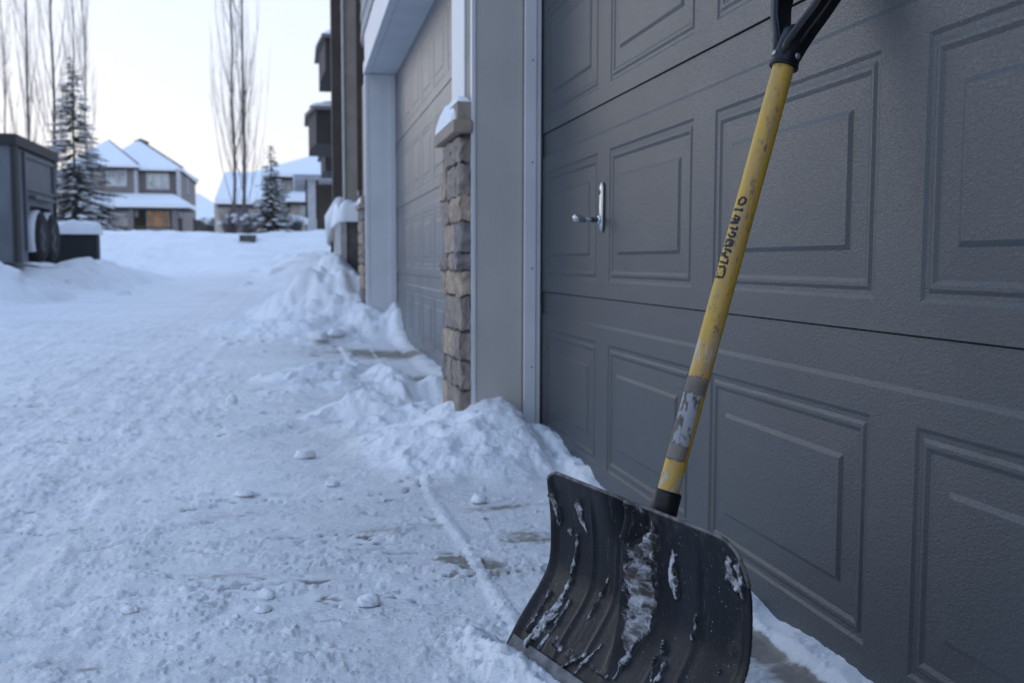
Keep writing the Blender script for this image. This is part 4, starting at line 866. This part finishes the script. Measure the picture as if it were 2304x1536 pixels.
# --- trees
BARK = mat('poplar_bark', (.13, .12, .12), (.09, .085, .085), 20, .9)
TWIG = mat('poplar_twigs', (.17, .15, .15), None, 20, .9)
NEED = mat('spruce_needles', (.035, .05, .05), (.06, .065, .06), 6, .9, lo=.35, hi=.65)
def poplar_meshes(seed, hgt, spread, nb, tr=.10):
    rs = np.random.RandomState(seed); t = MB(); pts = []; x = y = 0
    for i in range(13):
        pts.append((x, y, hgt*i/12)); x += .035*rs.randn(); y += .035*rs.randn()
    t.tube(pts, [tr*(1-.92*i/12)+.004 for i in range(13)], 8)
    c = MB()
    for k in range(nb):
        f = .03+.9*rs.rand(); i = min(int(f*12), 11); g = f*12-i; b0 = np.array(pts[i])*(1-g)+np.array(pts[i+1])*g
        az_ = rs.rand()*6.283; ln = (hgt*(.20+.20*rs.rand()))*(1-.45*f); out = spread*(.35+.65*rs.rand())*(1-.4*f)
        br = []
        for j in range(8):
            s = j/7; o = out*(1-(1-s)**2.2); br.append(b0+np.array([math.cos(az_)*o+.02*rs.randn(), math.sin(az_)*o+.02*rs.randn(), ln*s]))
        r0_ = .017*(1-.5*f)*(.5+.8*rs.rand()); c.tube(br, [r0_*(1-.85*j/7)+.002 for j in range(8)], 4, cap=False)
        for q in range(5):
            j = rs.randint(1, 7); p0 = br[j]; a2 = az_+rs.randn()*1.2; l2 = ln*(.15+.25*rs.rand()); o2 = .10+.22*rs.rand()
            tw = [p0+np.array([math.cos(a2)*o2*s**.7, math.sin(a2)*o2*s**.7, l2*s]) for s in (0, .35, .7, 1)]
            c.tube(tw, [.007, .006, .0045, .002], 3, cap=False)
    return t.mesh('trunk', BARK), c.mesh('crown', TWIG)
def plant_tree(name, loc, meshes, label, cat, group, rz=0, sc_=1.0, names=('trunk', 'crown')):
    e_ = empty(name, tuple(loc), label, cat, group, rz); e_.scale = (sc_,)*3
    for nm, me in zip(names, meshes): o = bpy.data.objects.new(nm, me); col.objects.link(o); o.parent = e_
    return e_
pm = [poplar_meshes(1, 17, 1.45, 32, .085), poplar_meshes(2, 18, 1.35, 30, .08), poplar_meshes(3, 15, .9, 22, .06)]
for px_, Y_, k, s2, lab in ((66, 50, 0, 1., 'bare poplar with a thick trunk rising behind the grey trailer'), (136, 47, 1, 1., 'bare poplar just left of the dense snowy spruce'), (24, 64, 2, 1.1, 'thin faint bare poplar at the far left behind the trailer'), (204, 60, 2, 1.1, 'thin bare poplar rising over the left end of the taupe house'),
                           (163, 62, 0, .95, 'bare poplar directly behind the top of the dense spruce'),
                           (527, 46, 1, .95, 'left tall bare poplar of the pair before the cream house'), (551, 44, 0, .95, 'right tall bare poplar of the pair before the cream house')):
    b_ = PX(px_, 522 if px_ > 400 else 505, Y_); b_[2] = min(b_[2], 2.2)-.6
    plant_tree('poplar_tree', b_, pm[k], lab, 'tree', 'bare poplars along the far side of the lane', rz=px_*.7, sc_=s2)
def spruce_meshes(seed, hgt, rad, dens=1., lean=0):
    rs = np.random.RandomState(seed); t = MB().tube([(0, 0, -.3), (0, 0, hgt*.5), (0, 0, hgt)], [.07, .045, .008], 7); fo = MB(); sn = MB()
    nt_ = int(hgt*9*dens)
    for k in range(nt_):
        f = (k+.5*rs.rand())/nt_; z_ = hgt*(.05+.95*f); L0 = rad*(1-f)**.85*(.75+.45*rs.rand())+.06
        nb = max(3, int(7*(1-f)+3))
        for b in range(nb):
            az_ = rs.rand()*6.283; ln = L0*(.7+.45*rs.rand()); dr = -.28*ln*(1-f)-.03
            d = np.array([math.cos(az_), math.sin(az_), 0]); s_d = np.array([-d[1], d[0], 0])
            pts = [np.array([0, 0, z_])+d*ln*s+np.array([0, 0, dr*s+.14*ln*max(0, s-.6)+(.25*ln*s if f > .85 else 0)]) for s in (0, .33, .66, 1)]
            nl_ = max(10, int(ln*42))
            for q in range(nl_):
                s = .1+.9*rs.rand()**.8; i = min(int(s*3), 2); g = s*3-i; p0 = pts[i]*(1-g)+pts[i+1]*g; sg = 1 if rs.rand() > .5 else -1
                l2 = (.07+.13*(1-s))*(.6+.6*rs.rand())*min(1, ln*1.6+.3); dd = d*.7+s_d*sg*(.5+.4*rs.rand())+np.array([0, 0, -.35+.4*rs.rand()]); dd /= np.linalg.norm(dd)
                wv = np.cross(dd, [0, 0, 1.]); wv = wv/np.linalg.norm(wv)*.013+np.array([0, 0, .012*rs.randn()])
                fo.add([p0-wv, p0+wv, p0+dd*l2+wv*.5, p0+dd*l2-wv*.5], [(0, 1, 2, 3)])
            if rs.rand() < .8 and ln > .22 and f < .9:
                a0_ = .25+.3*rs.rand(); a1_ = min(1, a0_+.35+.3*rs.rand()); wd = .05+.09*ln*rs.rand(); hs = .025+.035*rs.rand(); pp = []
                for s in np.linspace(a0_, a1_, 5):
                    i = min(int(s*3), 2); g = s*3-i; pp.append(pts[i]*(1-g)+pts[i+1]*g+np.array([0, 0, .015]))
                vs = []
                for i, p_ in enumerate(pp):
                    e_ = math.sin(math.pi*(i+.4)/4.8); vs += [p_-s_d*wd*e_, p_+np.array([0, 0, hs*e_]), p_+s_d*wd*e_]
                sn.add(vs, [(i*3, i*3+1, i*3+4, i*3+3) for i in range(4)]+[(i*3+1, i*3+2, i*3+5, i*3+4) for i in range(4)]+[(i*3+2, i*3, i*3+3, i*3+5) for i in range(4)], 0, True)
    fo.add(sn.v, sn.f, 1, True); return t.mesh('trunk', BARK), fo.mesh('crown', [NEED, SNOW])
b_ = PX(172, 520, 41.); b_[2] -= .3
plant_tree('spruce_tree', b_, spruce_meshes(5, 6.9, 1.7, 1.25), 'tall dense spruce with snow on its boughs beside the grey trailer', 'tree', 'spruces', names=('trunk', 'crown'))
b_ = PX(612, 532, 33.); b_[2] -= .15
plant_tree('spruce_tree', b_, spruce_meshes(9, 3.05, .74, 1.5), 'small dark spruce before the cream house', 'tree', 'spruces', names=('trunk', 'crown'))
def shrub(px, py, Y, r, h_, seed, lab):
    rs = np.random.RandomState(seed); c = MB()
    for k in range(130):
        a_ = rs.rand()*6.283; o = r*rs.rand(); p0 = np.array([math.cos(a_)*o*.3, math.sin(a_)*o*.3, -.2]); p1 = np.array([math.cos(a_)*o, math.sin(a_)*o, h_*(.5+.5*rs.rand())]); c.tube([p0, (p0+p1)/2+rs.randn(3)*.05, p1], [.014, .01, .004], 3, cap=False)
    for k in range(14):
        a_ = rs.rand()*6.283; o = r*rs.rand()*.8; z_ = h_*(.3+.5*rs.rand()); q = .07+.08*rs.rand(); c0 = (math.cos(a_)*o, math.sin(a_)*o, z_)
        c.tube([(c0[0]-q, c0[1], z_-.02), (c0[0]-q*.5, c0[1], z_+.02), (c0[0]+q*.5, c0[1], z_+.02), (c0[0]+q, c0[1], z_-.02)], [.02, q*.55, q*.5, .015], 6, 1)
    o_ = c.build('bare_shrub', [TWIG, SNOW]); o_.location = tuple(PX(px, py, Y)); tag(o_, lab, 'shrub', 'bare shrubs in the snow')
shrub(520, 522, 43, .55, 1.0, 1, 'bare brown shrub at the foot of the paired poplars'); shrub(560, 524, 40, .5, .8, 2, 'bare shrub between the poplar pair and the small spruce'); shrub(655, 518, 40, .5, .7, 3, 'low bare shrub right of the small spruce')
shrub(478, 521, 62, .8, .9, 4, 'bare shrub in front of the brown fence'); shrub(668, 512, 34, .35, .4, 5, 'tiny shrub beside the tall porch post'); shrub(236, 522, 60, .8, .8, 6, 'bare shrub before the porch of the taupe house')
# pole at the left edge
up_ = PX(1, 500, 24.); m_ = MB(); m_.tube([(up_[0]-.02, up_[1], 0), (up_[0]-.14, up_[1], PX(0, 150, 24.)[2])], [.14, .09], 12); 
tag(m_.build('wooden_pole', DARKSID), 'dark leaning wooden pole at the left edge behind the trailer', 'pole')
# --- enclosed grey trailer with tandem wheels
TRG = mat('trailer_steel', (.115, .135, .16), (.09, .105, .125), 3, .5, .15, 20, metal=.3)
TRD = mat('trailer_dark', (.014, .015, .018), None, 9, .6)
tx = -4.02; tl = empty('utility_trailer', (tx-1, 17, .6), 'steel grey high sided trailer with snowy tandem wheels parked on the left', 'trailer')
zT = .64+(590-338)/2240*16.1-.14
yA, yB = 15.75, 18.27
bd = MB()
# body side with a wheel cut-out: columns of the side wall around the arch
wy0, wy1, wz = 16.45, 18.12, 1.50
bd.box(tx-2.2, tx, yA, wy0, .62, zT); bd.box(tx-2.2, tx, wy1, yB, 1.34, zT); bd.box(tx-2.2, tx, wy0, wy1, wz, zT); bd.box(tx-2.2, tx-.35, wy0, wy1, .62, wz)
for k in range(2):
    sgn = (wy0, wy0+.22) if k == 0 else (wy1, wy1-.22)
    bd.add([(tx, sgn[0], wz), (tx, sgn[1], wz), (tx, sgn[0], wz-.3), (tx-.35, sgn[0], wz), (tx-.35, sgn[1], wz), (tx-.35, sgn[0], wz-.3)], [(0, 1, 2), (3, 5, 4), (1, 4, 5, 2)])
bd.build('body', TRG, tl)
pb = MB()
for a_, b_, c_, d_ in ((yA+.62, yB-.1, zT-.10, zT-.04), (yA+.62, yB-.1, 1.72, 1.77), (yA+.56, yA+.62, .8, zT-.04), (yB-.16, yB-.1, 1.78, zT-.11)): pb.box(tx+.001, tx+.03, a_, b_, c_, d_)
pb.build('side_rib', TRG, tl)
rr2 = MB(); rr2.box(tx-2.25, tx+.07, yA-.06, yB+.05, zT+.002, zT+.16); rr2.box(tx-.02, tx+.05, yA-.04, yA+.14, .62, zT); rr2.box(tx-.02, tx+.03, yB-.08, yB+.02, 1.34, zT); rr2.build('top_rail', TRD, tl)
snow_blob('rail_snow', tx-2.2, tx+.03, yA-.04, yB, zT+.16, .06, tl, 21)
fd = MB(); fd.box(tx-.01, tx+.10, wy0+.15, wy1-.25, wz+.10, wz+.15); fd.build('fender', TRG, tl)
TYRE = mat('tyre', (.015, .016, .019), None, 20, .85, .4, 60)
HUB = mat('wheel_hub', (.07, .075, .085), None, 12, .5)
for yw in (16.98, 17.70):
    zc = 1.02; wv_ = MB(); n_ = 40
    prf = [(-.25, .20), (-.25, .33), (-.22, .375), (-.17, .395), (.0, .40), (.02, .385), (.06, .33), (.05, .22)]
    vs = [(tx+.07+o*.8, yw+r_*math.cos(2*math.pi*k/n_), zc+r_*math.sin(2*math.pi*k/n_)) for o, r_ in prf for k in range(n_)]
    wv_.add(vs, [(i*n_+k, i*n_+(k+1) % n_, (i+1)*n_+(k+1) % n_, (i+1)*n_+k) for i in range(len(prf)-1) for k in range(n_)], 0, True)
    wh = wv_.build('wheel', TYRE, tl)
    hb = MB(); vs = [(tx+.08+o, yw+r_*math.cos(2*math.pi*k/n_), zc+r_*math.sin(2*math.pi*k/n_)) for o, r_ in ((.03, .225), (.0, .20), (-.02, .10), (.03, .07), (.03, .001)) for k in range(n_)]
    hb.add(vs, [(i*n_+k, i*n_+(k+1) % n_, (i+1)*n_+(k+1) % n_, (i+1)*n_+k) for i in range(4) for k in range(n_)], 0, True); hb.build('rim', HUB, wh)
    sm_ = MB(); vs = []
    for k in range(25):
        a_ = math.radians(38+ (214-38)*k/24)
        for o, r_ in ((-.245, .37), (-.19, .415), (-.10, .425), (-.02, .413), (.005, .392)): vs.append((tx+.07+o*.8, yw-r_*math.cos(a_-math.pi)*1.0*(-1)*-1, zc+r_*math.sin(a_)))
    sm_.add(vs, [(i*5+j, i*5+j+1, (i+1)*5+j+1, (i+1)*5+j) for i in range(24) for j in range(4)], 0, True); sm_.build('tyre_snow', SNOW, wh)
# low flat deck trailer behind it
fl = empty('flat_deck_trailer', tuple(PX(170, 560, 20.)), 'low black flat deck trailer under a slab of snow', 'trailer')
xa, xb = float(PX(95, 530, 20.)[0]), float(PX(219, 530, 20.)[0])
MB().box(xa, xb, 20., 20.25, .55, 1.16).build('deck', TRD, fl)
snow_blob('deck_snow', xa, xb+.03, 19.95, 20.5, 1.15, .22, fl, 23, round_=9)
